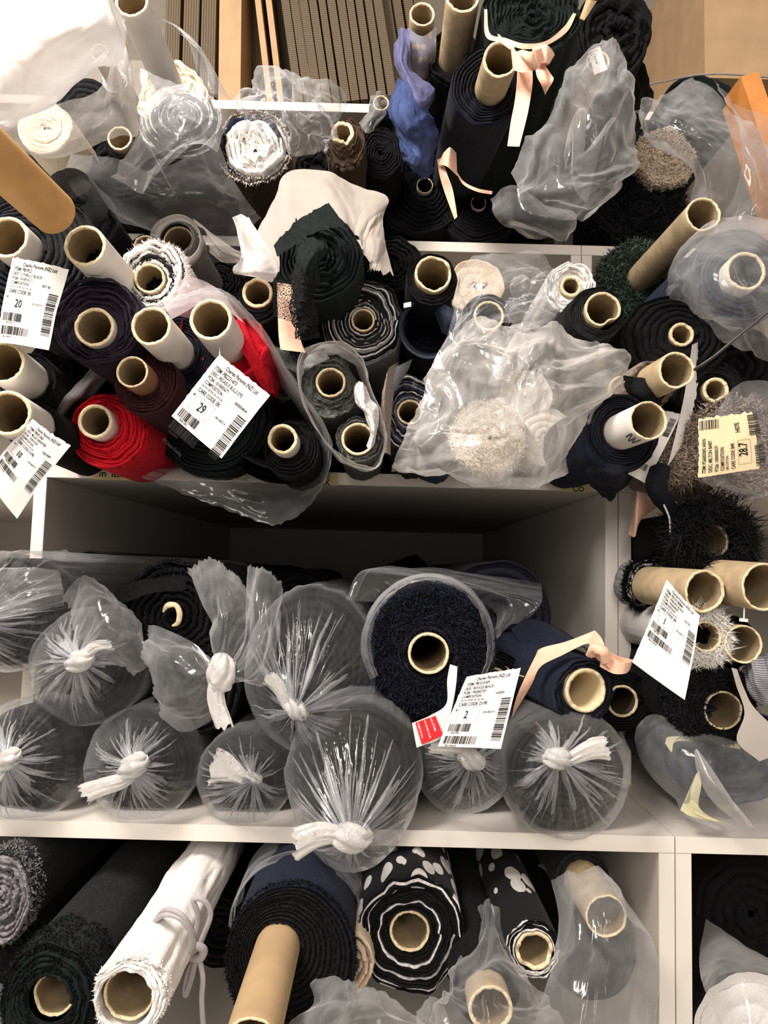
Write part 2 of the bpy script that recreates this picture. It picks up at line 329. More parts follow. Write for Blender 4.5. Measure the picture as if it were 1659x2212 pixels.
def roll(label, c, pr=None, Rp=60, fab='black', tube='white', p=0.015, d=None, tr=0.022, ex=(1, 1), off=(0, 0), N=9, wav=0.035,
         ax=(0, 0), L=None, torn=0.0, dent=0.0, fur=None, layers=None, seed=None, name='fabric_roll', cat='fabric roll', g=0.007, body=None,
         inner=None, zj=0.003, group=None, wall=0.16, swirl=True, grp=None, nofab=False, bw=0.012):
    seed = seed if seed is not None else int(abs(c[0] * 7 + c[1] * 13)) % 9000
    if d is None: d = FPX * tr / pr
    if pr is not None: tr = pr * d / FPX
    L = L if L is not None else min(1.25, 2.22 - d)
    root = empty(name, label, cat, None, frame(P(c[0], c[1], d), ax), grp)
    if pr is not None:
        tube_mesh('core_tube' if not nofab else 'tube_wall', tr, L, tube, root, seed, torn, 0.0, wall, dent, inner)
    if nofab: return root
    Rm = Rp * (d + p) / FPX
    ox, oy = off[0] * (d + p) / FPX, -off[1] * (d + p) / FPX
    r0 = tr * 1.03 if pr is not None else Rm * 0.06
    def warp(r, th, amp=1.0):
        t = np.clip((r - r0) / (Rm - r0), 0, 1)
        n = perlin(np.cos(th) * 1.7 + 5, np.sin(th) * 1.7 + 5 + r / Rm * 1.3, seed) + 0.5 * perlin(np.cos(th) * 4 + 5, np.sin(th) * 4 + 5 + r / Rm * 3, seed + 2)
        rr = r + Rm * wav * n * np.minimum(1, t * 2.5) * amp
        return rr * np.cos(th) * (1 + (ex[0] - 1) * t) + ox * t, rr * np.sin(th) * (1 + (ex[1] - 1) * t) + oy * t
    nt = 48; tot = N * nt + 1; th = np.arange(tot) * 2 * np.pi / nt
    pitch = (Rm - r0) / (N + 1)
    rin = r0 + pitch * th / (2 * np.pi)
    rs = np.random.RandomState(seed)
    turn = th / (2 * np.pi)
    zt = np.interp(turn, np.arange(N + 2), rs.randn(N + 2) * zj) + perlin(np.cos(th) * 3 + 3, np.sin(th) * 3 + turn * .4, seed + 6) * zj * 1.2
    zt = zt - p
    gg = min(g, pitch * 1.6)
    rows = []
    for fr, dz in ((0.0, -gg), (0.22, 0.0), (0.70, 0.0005), (0.93, -gg * 0.9)):
        x, y = warp(rin + pitch * fr, th); rows.append(np.stack([x, y, zt + dz], -1))
    mb = MB()
    F = quads(4, tot)
    if layers:
        cols = np.array([layers[int(k) % len(layers)] for k in np.minimum(turn[:-1], N - 1)]); idx = np.tile(cols, 3)
    else: idx = 0
    mb.add(np.stack(rows), F, idx)
    # body
    nb = 96; tb = np.linspace(0, 2 * np.pi, nb, endpoint=False)
    zs = np.concatenate([[0.001, -0.006], -np.arange(.016, .3, .014 if bw > .02 else .04), [-0.3, -0.4, -0.6, -0.8, -1.0, -1.3]]); zs = np.append(zs[zs > -(L - p)], -(L - p)) - p
    B = []
    for i, z in enumerate(zs):
        rad = Rm - pitch * 0.06 + Rm * bw * perlin(np.cos(tb) * 3 + 2 + z * 9, np.sin(tb) * 3 + z * 14, seed + 4) * (1 + (bw > .02) * 1.2 * perlin(np.cos(tb) * 5 + z * 30, np.sin(tb) * 5, seed + 6))
        if i == 0: rad = rad - 0.0015
        x, y = warp(rad, tb, 1.0); B.append(np.stack([x, y, np.full(nb, z)], -1))
    xi, yi = warp(np.full(nb, r0), tb); B.insert(0, np.stack([xi, yi, np.full(nb, -p - gg)], -1)); xo, yo = warp(np.full(nb, Rm - pitch * .3), tb); B.insert(1, np.stack([xo, yo, np.full(nb, -p - gg)], -1))
    fm = fab if isinstance(fab, (list, tuple)) else [fab]
    mats = [M[q] for q in fm]
    bi = len(mats)
    mats.append(M[body] if body else mats[0])
    FI = quads(len(B), nb, True); ii = np.full(len(FI), bi); ii[:nb] = 0
    mb.add(np.stack(B), FI, ii)
    mb.V = [confine_local(v, root) for v in mb.V]
    mb.build('wound_fabric', mats, root, True, (0, 0, 0))
    if fur:
        fm_, n_, ln_ = fur[:3]
        fibers('pile', [M[q] for q in fm_], root, n_, r0 * 1.05, Rm, warp, ln_, seed, -p - gg * 0.2, fur[3] if len(fur) > 3 else 0.06, fur[4] if len(fur) > 4 else 0.0009)
    return root
def cr(Pt, n, closed=False):
    Pt = np.asarray(Pt, float); m = len(Pt)
    if closed: t = np.linspace(0, m, n, endpoint=False)
    else: t = np.linspace(0, m - 1, n)
    i = np.floor(t).astype(int)
    if not closed: i = np.minimum(i, m - 2)
    f = (t - i).reshape((-1,) + (1,) * (Pt.ndim - 1))
    if closed: a, b, c, d = (Pt[(i + k) % m] for k in (-1, 0, 1, 2))
    else:
        E = np.concatenate([2 * Pt[:1] - Pt[1:2], Pt, 2 * Pt[-1:] - Pt[-2:-1]]); a, b, c, d = (E[i + k] for k in (0, 1, 2, 3))
    return 0.5 * (2 * b + (c - a) * f + (2 * a - 5 * b + 4 * c - d) * f * f + (3 * b - a - 3 * c + d) * f ** 3)
def surf(grid, res=(70, 70), amp=0.006, fr=5, soft=False, closed=False, seed=1, an=(1, 1), fade=0.0, ragged=0.0, fine=0.3):
    G = PN(np.asarray(grid, float))
    G = cr(G, res[0]); G = np.swapaxes(cr(np.swapaxes(G, 0, 1), res[1], closed), 0, 1)
    du = np.gradient(G, axis=0); dv = np.gradient(G, axis=1)
    nn = np.cross(du, dv); nn /= np.linalg.norm(nn, axis=-1)[..., None] + 1e-9
    su = np.linalg.norm(du, axis=-1).sum(0).mean(); sv = np.linalg.norm(dv, axis=-1).sum(1).mean()
    u, v = np.meshgrid(np.linspace(0, 1, res[0]) * su * 20, np.linspace(0, 1, res[1]) * sv * 20, indexing='ij')
    u = u * fr / 5 * an[0]; v = v * fr / 5 * an[1]
    if closed:
        a = np.linspace(0, 2 * np.pi, res[1], endpoint=False); rad = sv * 20 / (2 * np.pi) * fr / 5 * an[1]
        h = ridge(np.cos(a)[None] * rad + 0 * u + 31, np.sin(a)[None] * rad + u + 31, seed, 3, .38)
    else: h = ridge(u * .7 + 3.3, v * .7 + 5.1, seed, 3, .38)
    if not soft and not closed: h = crumple(u * .62 + 3.3, v * .62 + 5.1, seed) * .8
    h2 = perlin(u * 6 + 1, v * 6 + 2, seed + 5)
    G = G + nn * (0.55 * amp * h + amp * 0.02 * fine * h2)[..., None]
    if ragged:
        e = np.zeros(res); ii = np.minimum(np.arange(res[0]), np.arange(res[0])[::-1]) ; e = np.exp(-ii / 2.0)[:, None] * np.ones(res[1])
        k = perlin(v * 4 + 9, v * 0 + 3, seed + 2) + 0.6 * perlin(v * 13 + 9, v * 0 + 3, seed + 3)
        G = G + du / (np.linalg.norm(du, axis=-1)[..., None] + 1e-9) * (e * k * ragged)[..., None]
    return G
def sheet(name, label, cat, grid, mat='film', parent=None, holes=None, grp=None, thick=0, **k):
    G = surf(grid, soft=not mat.startswith('film'), **k); m, n = G.shape[:2]
    F = quads(m, n, k.get('closed', False))
    if holes:
        i, j = np.divmod(F[:, 0], n)
        keep = perlin(i * holes[0] + 3.3, j * holes[0] + 1.7, 77) < holes[1]
        F = F[keep]
    o = mesh(name, G, F, M[mat], None, parent, True)
    if parent is not None: o.location = (0, 0, 0)
    if thick:
        md = o.modifiers.new('thickness', 'SOLIDIFY'); md.thickness = thick
    if label: tag(o, label, cat, grp)
    return o
def on(parent, o):
    "make o a part of parent, keeping its place"
    bpy.context.view_layer.update()
    o.parent = parent; o.matrix_parent_inverse = parent.matrix_world.inverted()
    return o
def part_sheet(parent, name, grid, mat='film', holes=None, **k):
    return on(parent, sheet(name, None, None, grid, mat, None, holes, **k))
def cord(name, label, cat, pts, r=0.002, mat='wire', parent=None, n=60, flat=1.0, world=False):
    Q = cr(np.asarray(pts, float) if world else PN(pts), n)
    T = np.gradient(Q, axis=0); T /= np.linalg.norm(T, axis=1)[:, None]
    up = np.array([0.1, -1.0, 0.15]); A = np.cross(T, up); A /= np.linalg.norm(A, axis=1)[:, None]; B = np.cross(T, A)
    a = np.linspace(0, 2 * np.pi, 8, endpoint=False)
    rad = r if np.isscalar(r) else cr(np.asarray(r, float)[:, None], n)[:, 0][:, None, None]
    V = Q[:, None] + (A[:, None] * np.cos(a)[None, :, None] + B[:, None] * np.sin(a)[None, :, None] * flat) * rad
    F = quads(n, 8, True)
    o = mesh(name, V, F, M[mat], None, None, True)
    if label: tag(o, label, cat)
    if parent is not None: on(parent, o)
    return o
def knot(parent, K, s, tail, seed, mat='knot', tl=0.05, tw=0.014, flare=1.0):
    "K world point; s size; tail = direction in the picture plane (x, z)"
    n, m = 40, 28
    a, b = np.meshgrid(np.linspace(0, np.pi, m), np.linspace(0, 2 * np.pi, n, endpoint=False), indexing='ij')
    tx, tz = tail; q = math.hypot(tx, tz); tx, tz = tx / q, tz / q
    r = s * (1 + 0.22 * np.abs(np.sin(2.5 * b + 2 * a)) - 0.18 + 0.14 * ridge(np.cos(b) * np.sin(a) * 2 + 4, np.cos(a) * 2 + np.sin(b) * 1.3, seed))
    loc = np.stack([r * np.cos(a) * 1.15, r * np.sin(a) * np.cos(b) * 0.8, r * np.sin(a) * np.sin(b) * 0.85], -1)
    E = np.array([(tx, 0, tz), (0, 1, 0), (-tz, 0, tx)])
    V = loc @ E + np.array(K)
    o = mesh('knot', V, quads(m, n, True), M[mat], None, None, True); on(parent, o)
    # tail: a flattened pleated end
    m2, n2 = 30, 44
    t, b = np.meshgrid(np.linspace(0, 1, m2), np.linspace(0, 2 * np.pi, n2, endpoint=False), indexing='ij')
    w = s * 0.45 + (tw - s * 0.45) * t ** 0.9 * flare; thk = s * 0.35 * (1 - 0.55 * t)
    pl = 1 + 0.30 * perlin(np.cos(b) * 3 + 8, np.sin(b) * 3 + t * 1.2, seed + 3)
    e = tl * (t + 0.12 * t * perlin(np.cos(b) * 2.5 + 3, np.sin(b) * 2.5, seed + 4) * (t > 0.6))
    loc = np.stack([s * 0.4 + e, np.sin(b) * thk * pl - 0.006 * t, np.cos(b) * w * pl + 0.006 * np.sin(t * 3 + seed)], -1)
    V = loc @ E + np.array(K)
    o = mesh('tied_tail', V, quads(m2, n2, True), M[mat], None, None, True); on(parent, o)
def tied_bag(label, c, Rp, d, kn, kd, tail, fab='black', ex=(1, 1), seed=1, Rin=0.90, mat='filmbag', L=0.9, ks=0.012, tl=0.045, tw=0.014,
             pleat=0.24, np_=4.5, innerlabel=None, drop=0.0, gap=0.02, ax=(0, 0), flare=1.0):
    root = empty('plastic_bag', label, 'plastic bag', P(c[0], c[1], d))
    cc = np.array(P(c[0], c[1], d)); K = np.array(P(kn[0], kn[1], kd)) - cc; R = Rp * d / FPX
    nt, ns, nb = 400, 46, 14
    th = np.linspace(0, 2 * np.pi, nt, endpoint=False)
    cs, sn = np.cos(th), np.sin(th)
    rim = np.stack([cs * R * ex[0], 0 * th, sn * R * ex[1]], -1) * (1 + 0.035 * perlin(cs * 2 + 4, sn * 2 + 4, seed) + 0.012 * perlin(cs * 7 + 4, sn * 7 + 4, seed))[:, None]
    rim[:, 2] -= drop * np.clip(-sn, 0, 1) ** 2
    f1 = ridge(cs * np_ + 7, sn * np_ + 7, seed, 3); 
    rows = []
    neck = np.stack([cs * ks * 0.35, 0 * th, sn * ks * 0.35], -1) + K
    for i in range(ns):
        s = i / (ns - 1); e = s ** 0.85
        base = neck * (1 - e) + rim * e
        prof = (1 - s) ** 1.35
        base[:, 1] = K[1] * prof + 0.012 * math.sin(math.pi * s) * -1.0 - 0.018 * s * (1 - s) ** 0.3
        rl = np.linalg.norm((base - K)[:, [0, 2]], axis=1)
        am = pleat * np.minimum(rl, R * 0.45) * (1 - 0.80 * s ** 1.6)
        tw_ = 0.25 * (1 - s)
        f = ridge(np.cos(th + tw_) * np_ + 7 + s * .5, np.sin(th + tw_) * np_ + 7, seed, 3) * 0.6 + 0.4 * f1
        f2 = perlin(cs * 9 + s * 2, sn * 9 + s * 2, seed + 9) * 0.2
        base[:, 1] -= am * (f + f2) * 1.6
        base[:, 0] += -sn * am * f2 * 2; base[:, 2] += cs * am * f2 * 2
        rows.append(base)
    for i in range(1, nb):
        q = i / (nb - 1)
        y = L * q ** 2
        wr = ridge(cs * 2 + 2, sn * 2 + y * 9, seed + 2, 3) * 0.05
        b = rim * (1 + wr[:, None] * (1 - .3 * q)) * (1 - 0.02 * q); b = b.copy(); b[:, 1] = y; b[:, 0] += ax[0] * y; b[:, 2] += ax[1] * y
        lim = SHELF_Z - cc[2] + 0.003
        if c[1] > 1180 and c[1] < 1800: 
            k = (cc[1] + b[:, 1]) > YL - .004
            b[:, 2] = np.where(k, np.maximum(b[:, 2], lim), b[:, 2])
        rows.append(b)
    RW = np.stack(rows); rs = random.Random(seed); mb = MB(); mb.add(RW, quads(len(rows), nt, True), 0)
    for k in range(90):
        j0 = rs.randrange(nt); e = rs.choice([.35, .5, .6, .75, .95]) * rs.uniform(.8, 1.0); wd = rs.choice([1.0, 1.5, 2, 3, 4.5]) * rs.uniform(.7, 1.2); n_ = 22
        ii = np.linspace(0.3, e * (ns - 1), n_); wob = np.cumsum([rs.uniform(-.6, .6) for _ in range(n_)])
        q = np.linspace(0, 1, n_); col = []
        for off, hgt in ((-.5, 0.0), (-.08, 1.0), (.12, .75), (.5, 0.0)):
            jj = (j0 + wob + off * wd * 1.5 * (1 - q) ** .35 / (.22 + ii / ns)) % nt
            a = jj.astype(int); fj = (jj - a)[:, None]; i0 = np.minimum(ii.astype(int), ns - 2); fi = (ii - i0)[:, None]
            pt = ((RW[i0, a] * (1 - fj) + RW[i0, (a + 1) % nt] * fj) * (1 - fi) + (RW[i0 + 1, a] * (1 - fj) + RW[i0 + 1, (a + 1) % nt] * fj) * fi).copy()
            pt[:, 1] -= .0012 + hgt * .006 * (1 - q) ** .7
            col.append(pt)
        mb.add(np.stack(col), quads(4, n_), 1)
    mb.V = [confine(v + cc, cc) - cc for v in mb.V]
    mb.build('film_wrap', [M[mat], M['strand']], root, True, (0, 0, 0))
    0 and (np.stack(rows), 0)
    knot(root, Vector(K + cc), ks, tail, seed, tl=tl, tw=tw, flare=flare)
    if innerlabel:
        roll(innerlabel, c, None, Rp * Rin, fab, d=d + gap, p=0.0, N=8, wav=0.03, ex=ex, L=L * 0.95, seed=seed + 50, zj=0.004, ax=ax)
    return root
_tx = {}
def text_mesh(s):
    if s not in _tx:
        cu = bpy.data.curves.new('t', 'FONT'); cu.body = s; cu.resolution_u = 2; cu.offset = 0.018; cu.align_x = 'LEFT'
        o = bpy.data.objects.new('t', cu); C.objects.link(o)
        bpy.context.view_layer.update()
        dg = bpy.context.evaluated_depsgraph_get(); me = bpy.data.meshes.new_from_object(o.evaluated_get(dg))
        V = np.array([v.co[:] for v in me.vertices]).reshape(-1, 3); F = [list(p.vertices) for p in me.polygons]
        bpy.data.objects.remove(o); bpy.data.meshes.remove(me); bpy.data.curves.remove(cu)
        _tx[s] = (V, F)
    return _tx[s]
def price_tag(label, corners, items, bend=(0.0, 0.0), mat='tag', name='price_tag', curl=0.0, seed=3, ragged=0.0, cat='price tag'):
    "corners TL, TR, BR, BL of the printed side as (px, py, d); items in width fractions from the top left"
    q = PN(np.array(corners, float))
    w = np.linalg.norm(q[1] - q[0]); h = np.linalg.norm(q[3] - q[0])
    nrm = np.cross(q[1] - q[0], q[3] - q[0]); nrm /= np.linalg.norm(nrm)
    if nrm[1] > 0: nrm = -nrm
    def S(u, v, off=0.0):
        u = np.asarray(u, float)[..., None]; v = np.asarray(v, float)[..., None]
        p = q[0] * (1 - u) * (1 - v) + q[1] * u * (1 - v) + q[2] * u * v + q[3] * (1 - u) * v
        z = bend[0] * w * np.sin(np.pi * u) + bend[1] * h * np.sin(np.pi * v) + curl * w * (u - 0.5) * (v - 0.3) * 2 + 0.018 * w * perlin(u * 2.2 + seed, v * 2.7 + seed, seed)
        return p + nrm * (z + off)
    n = 22; U, V_ = np.meshgrid(np.linspace(0, 1, n), np.linspace(0, 1, n), indexing='ij')
    Ue = U + 0.0; Ve = V_ + 0.0
    Ue[0, :] += 0.012 * perlin(np.arange(n) * .9, np.arange(n) * 0., seed); Ve[:, 0] += 0.02 * perlin(np.arange(n) * .7, np.arange(n) * 0., seed + 1)
    if ragged:
        Ve[:, -1] += ragged * perlin(np.arange(n) * .9, np.arange(n) * 0., seed + 2); Ue[-1, :] += ragged * perlin(np.arange(n) * .8, np.arange(n) * 0., seed + 3)
    c0 = q.mean(0)
    root = mesh(name, S(Ue, Ve) - c0, quads(n, n), M[mat], None, None, True, c0)
    tag(root, label, cat)
    Vs, Fs, k = [], [], 0
    Vw, Fw, kw = [], [], 0
    Vr, Fr, kr = [], [], 0
    asp = w / h
    for it in items:
        if it[0] == 't':
            _, s, x, y, sz = it[:5]
            V, F = text_mesh(s)
            if not len(V): continue
            Vs.append(S(x + V[:, 0] * sz * 0.98, y * asp - V[:, 1] * sz * 1.5 * asp, 0.0005)); Fs += [[a + k for a in f] for f in F]; k += len(V)
        elif it[0] == 'w':
            _, s, x, y, sz = it[:5]; V, F = text_mesh(s)
            Vw.append(S(x - V[:, 1] * sz, (y + V[:, 0] * sz) * asp, 0.0009)); Fw += [[a + kw for a in f] for f in F]; kw += len(V)
        elif it[0] in 'bv':    # bars along x (b) or along y (v)
            _, x, y, bw, bh, sd = it
            rs = random.Random(sd); pos = 0.0; L = bw if it[0] == 'b' else bh
            while pos < L:
                t = rs.choice([0.008, 0.008, 0.014, 0.02]); 
                if pos + t > L: break
                if it[0] == 'b': u = np.array([x + pos, x + pos + t, x + pos + t, x + pos]); v = np.array([y, y, y + bh, y + bh]) * asp
                else: v = np.array([y + pos, y + pos, y + pos + t, y + pos + t]) * asp; u = np.array([x, x + bw, x + bw, x])
                Vs.append(S(u, v, 0.0005)); Fs.append([k, k + 1, k + 2, k + 3]); k += 4; pos += t + rs.choice([0.007, 0.010, 0.016])
        elif it[0] == 'o':
            _, x, y, bw, bh = it; t = 0.004
            for (a, b, c, e) in ((x, y, bw, t), (x, y + bh, bw, t), (x, y, t, bh), (x + bw, y, t, bh)):
                Vs.append(S(np.array([a, a + c, a + c, a]), np.array([b, b, b + e, b + e]) * asp, 0.0005)); Fs.append([k, k + 1, k + 2, k + 3]); k += 4
        elif it[0] == 'r':
            _, x, y, bw, bh = it; m = 8
            uu, vv = np.meshgrid(np.linspace(x, x + bw, m), np.linspace(y, y + bh, m) * asp, indexing='ij')
            Vr.append(S(uu, vv, 0.0003).reshape(-1, 3)); Fr += (quads(m, m) + kr).tolist(); kr += m * m
    if Vs:
        me = bpy.data.meshes.new('printing'); me.from_pydata((np.concatenate(Vs) - c0).tolist(), [], Fs); me.materials.append(M['ink'])
        o = bpy.data.objects.new('printing', me); C.objects.link(o); o.parent = root
    if Vw:
        me = bpy.data.meshes.new('white_printing'); me.from_pydata((np.concatenate(Vw) - c0).tolist(), [], Fw); me.materials.append(M['tag'])
        o = bpy.data.objects.new('white_printing', me); C.objects.link(o); o.parent = root
    if Vr:
        me = bpy.data.meshes.new('red_panel'); me.from_pydata((np.concatenate(Vr) - c0).tolist(), [], Fr); me.materials.append(M['redink'])
        o = bpy.data.objects.new('red_panel', me); C.objects.link(o); o.parent = root
    return root
def stdtag(item, desc, pce, num, care, extra=''):
    return [('t', 'Charles Parsons (NZ) Ltd', .22, .12, .060), ('t', 'ITEM: ' + item, .08, .21, .060), ('t', 'DESC: ' + desc, .08, .29, .052), ('t', 'PCE#: ' + pce, .08, .37, .052),
            ('t', extra or 'BATCH 00', .66, .42, .045), ('t', 'COMPOSITION', .08, .45, .052), ('t', '50% POLYESTER 50% VISCOSE', .08, .51, .032), ('t', 'CARE CODE: ' + care, .08, .60, .060),
            ('t', 'MT', .06, .69, .035), ('o', .12, .64, .36, .24), ('t', num, .24, .83, .13), ('t', '00012802714', .55, .75, .035),
            ('b', .06, .93, .36, .14, 5), ('t', num.replace('.', '') + '00012802', .12, 1.11, .032), ('b', .06, 1.15, .52, .14, 7), ('t', 'PBX12345678', .10, 1.34, .032),
            ('v', .80, .50, .16, .72, 9)]
# ---------------------------------------------------------------- room and shelving
def slab(name, a, b, mat):
    mb = MB(); mb.box(a, b); o = mb.build(name, M[mat]); o['kind'] = 'structure'; return o
slab('floor', (-2.6, -3.6, -0.05), (2.6, 2.6, 0.0), 'floor')
slab('wall_back', (-2.6, 2.42, 0.0), (2.6, 2.52, 2.95), 'wall')
slab('ceiling', (-2.6, -3.6, 2.90), (2.6, 2.42, 2.95), 'wall')
def unit(label, x0, x1, dividers, y0, z0, ztop, tiers):
    "a bookcase: sides, top, back, inner boards; edge banding is a strip on each panel's front"
    root = empty('bookcase', label, 'bookcase', ((x0 + x1) / 2, (y0 + YB) / 2, z0))
    c = Vector(root.location)
    def panel(name, a, b):
        mb = MB(); e = 0.0008
        mb.box([a[i] - c[i] for i in range(3)], [b[i] - c[i] for i in range(3)])
        mb.box([a[0] - c[0] + e * .5, a[1] - c[1] - e, a[2] - c[2] + e * .5], [b[0] - c[0] - e * .5, a[1] - c[1], b[2] - c[2] - e * .5], 1)
        return mb.build(name, [M['shelf'], M['edge']], root, False, (0, 0, 0))
    panel('top_board', (x0, y0, ztop - T_), (x1, YB, ztop))
    for x in [x0] + dividers + [x1 - T_]:
        panel('side_panel', (x, y0, z0), (x + T_, YB - 0.004, ztop - T_ - 0.0004))
    xs = [x0] + dividers + [x1 - T_]
    for z in tiers:
        for a, b in zip(xs[:-1], xs[1:]): panel('shelf_board', (a + T_, y0 + 0.002, z - T_), (b, YB - 0.004, z))
    mb = MB(); mb.box((x0 + .001 - c[0], YB - 0.004 - c[1], z0 - c[2]), (x1 - .001 - c[0], YB - c[1], ztop - T_ - c[2])); mb.build('back_panel', M['shelf'], root, False, (0, 0, 0))
    # cam-lock caps
    mb = MB()
    th = np.linspace(0, 2 * np.pi, 20, endpoint=False)
    for x in (x0 + 0.028, x1 - 0.028):
        V = np.stack([np.cos(th) * .0065 + x - c[0], np.sin(th) * .0065 + y0 + .066 - c[1], np.full(20, ztop + .0005 - c[2])], -1)
        V2 = V.copy(); V2[:, 2] -= .0015
        for k in range(1, 19): mb.add(np.stack([V[0], V[k], V[k + 1], V[k + 1]]), np.array([[0, 1, 2, 3]]))
    mb.build('cap', M['edge'], root, False, (0, 0, 0))
    return root
G_ = 0.0006
unit('lowest white bookcase under the tied bags, its front standing out furthest', -1.35, XS - G_, [XL], YL, 0.0, ZL, [0.45])
unit('lowest white bookcase at the bottom corner, holding one hazy bagged roll', XS + G_, 1.35, [], YL, 0.0, ZL, [0.45])
unit('white bookcase tier that holds the two rows of tied bags', -1.35, XS - G_, [XL], YM, ZL + .0003, ZM, [])
unit('white bookcase tier that holds the black feather roll and black fur rolls', XS + G_, 1.35, [], YM, ZL + .0003, ZM, [])
unit('white bookcase tier that holds the red and the white-tubed rolls', -1.35, XS - G_, [XL], YU, ZM + .0003, ZU, [])
unit('white bookcase tier behind the dark green tweed roll', XS + G_, 1.35, [], YU, ZM + .0003, ZU, [])
unit('topmost white bookcase tier under the corrugated cardboard', -1.35, XS - G_, [XL], YT, ZU + .0003, ZT, [])
unit('topmost white bookcase tier under the closed cardboard box', XS + G_, 1.35, [], YT, ZU + .0003, ZT, [])

# cardboard on the top tier
def sheet_box(a, b, root, name, mat, lean=0.0):
    mb = MB(); mb.box(a, b)
    o = mb.build(name, M[mat], root, False, (0, 0, 0)); o.rotation_euler[1] = lean; return o
def pack(label, px0, px1, y0, n, h, mat, seed, depth=0.5, lean=-0.08, z=None, boardmat=None, gapk=1.0):
    z = ZT if z is None else z
    a = P(px0, 213, y0); b = P(px1, 213, y0)
    root = empty('flattened_box_pack', label, 'cardboard', (a.x, y0, z + .001)); rs = random.Random(seed)
    x = 0.0; W = b.x - a.x; tw = W / n
    for k in range(n):
        t = tw * rs.uniform(0.75, 0.93)
        sheet_box((x, rs.uniform(0, .006) * gapk, 0), (x + t, depth, h * rs.uniform(.97, 1.0)), root, 'card_panel', mat, lean + rs.uniform(-.004, .004))
        x += tw
    return root
pack('upright pack of ribbed corrugated card left of the plain kraft box', 352, 470, YT + .03, 3, .55, 'corrv', 3, lean=-0.02)
pack('leaning pack of flattened corrugated boxes with dark slits, centre top', 640, 862, YT + .02, 11, .60, 'corr', 5, lean=-0.17)
pack('short pack of corrugated card beside the blue chiffon roll', 868, 960, YT + .06, 4, .60, 'corr', 8, lean=-0.17)
def carton(label, c0, size, rot, mat='box', flap=True):
    root = empty('cardboard_box', label, 'box', c0); root.rotation_euler = rot
    w, d, h = size; t = .004
    mb = MB()
    for a, b in (((0, 0, 0), (w, t, h)), ((0, d - t, 0), (w, d, h)), ((0, t, 0), (t, d - t, h)), ((w - t, t, 0), (w, d - t, h)), ((t, t, 0), (w - t, d - t, t))): mb.box(a, b)
    mb.build('box_body', M[mat], root, False, (0, 0, 0))
    for a, b in (((0, 0, h + .0005), (w, d / 2 - .001, h + t)), ((0, d / 2 + .001, h + .0005), (w, d, h + t))):
        mb = MB(); mb.box(a, b); mb.build('flap', M[mat], root, False, (0, 0, 0))
    mb = MB(); mb.box((w * .42, -.0006, h * .2), (w * .5, 0, h)); 
    return root
kp = empty('flattened_box_pack', 'two plain kraft panels with a dark card for the shaded gap, between the corrugated packs', 'cardboard', tuple(P(472, 213, YT + .03)[:2]) + (ZT + .001,))
for x0, w_, m_ in ((0, .045, 'box'), (.100, .012, 'box'), (.122, .012, 'box')):
    mb = MB(); mb.box((x0, 0, 0), (x0 + w_, .4, .6)); o = mb.build('card_panel', M[m_], kp, False, (0, 0, 0)); o.rotation_euler[1] = -.15 if x0 else -.03
mb = MB(); mb.box((.035, .12, 0), (.13, .13, .6)); mb.build('card_panel', M['corrv'], kp, False, (0, 0, 0))  # dark card standing in for the shadow in the gap
cb = P(1522, 96, 1.297)
carton('large closed cardboard box in the upper corner above the orange wood', (cb.x, 1.297, ZT + .001), (.72, .8, .34), (0, 0, 0.0))
# yellow shelf labels
def sticker(label, px0, px1, py, lines, h=.024):
    a = P(px0, py, YM - .0012); b = P(px1, py, YM - .0012)
    root = empty('shelf_sticker', label, 'sticker', (a.x, YM - .0012, ZM - .0185))
    mb = MB(); mb.box((0, -.0006, -.001), (b.x - a.x, 0, .0165)); mb.build('sticker_paper', M['yellow'], root, False, (0, 0, 0))
    Vs, Fs, k = [], [], 0
    for s, x, z, sz in lines:
        V, F = text_mesh(s)
        Vs.append(np.stack([x + V[:, 0] * sz, np.full(len(V), -.0009), z + V[:, 1] * sz], -1)); Fs += [[i + k for i in f] for f in F]; k += len(V)
    me = bpy.data.meshes.new('handwriting'); me.from_pydata(np.concatenate(Vs).tolist(), [], Fs); me.materials.append(M['ink'])
    o = bpy.data.objects.new('handwriting', me); C.objects.link(o); o.parent = root
sticker('yellow shelf sticker with a handwritten m under the red roll', 202, 285, 1030, [('m', .008, .0035, .014), ('ILIS', .026, .0035, .013)])
sticker('yellow shelf sticker ending in LE and LK beside the torn bag hem', 690, 730, 1040, [('LE', .004, .0085, .011), ('LK', .003, -.0005, .011)])
sticker('yellow shelf sticker reading S and CO beside the hanging navy cloth', 1213, 1275, 1050, [('S', .016, .0090, .010), ('CO', .016, -.0004, .011)])
# ---------------------------------------------------------------- top tier: things in front of the corrugated card
B = 'black'
roll('cream ruffled roll on a long white tube, tube end cut by the frame top', (284, 2), 38, 78, 'cream', 'white', p=.19, N=7, wav=.14, zj=.012, g=.02, ax=(0, 0))
roll('cream fleece roll glowing inside the bright white bag', (85, 262), None, 62, 'cream', d=1.05, wav=.04, N=4, L=.7, g=.003, zj=.001)
roll('thin bagged roll with a kraft ring end left of the swirled bag', (258, 298), 28, 40, B, 'kraft', p=.01, N=3, d=1.08, L=.6)
roll('white tube poking from under the bright white bag edge', (214, 112), 20, 30, 'light', 'white', p=.07, N=3, d=1.15, L=.5)
roll('fat black roll inside the swirled clear bag', (388, 262), None, 84, B, d=1.06, N=9, wav=.05, L=1.0, ax=(0, -.04))
roll('fat orange brown card tube entering from the picture side', (-95, 262), 62, 50, 'charcoal', 'orange', p=.15, N=2, d=.60, L=.155, ax=(.10, -.02), nofab=True, name='card_tube', cat='card tube')
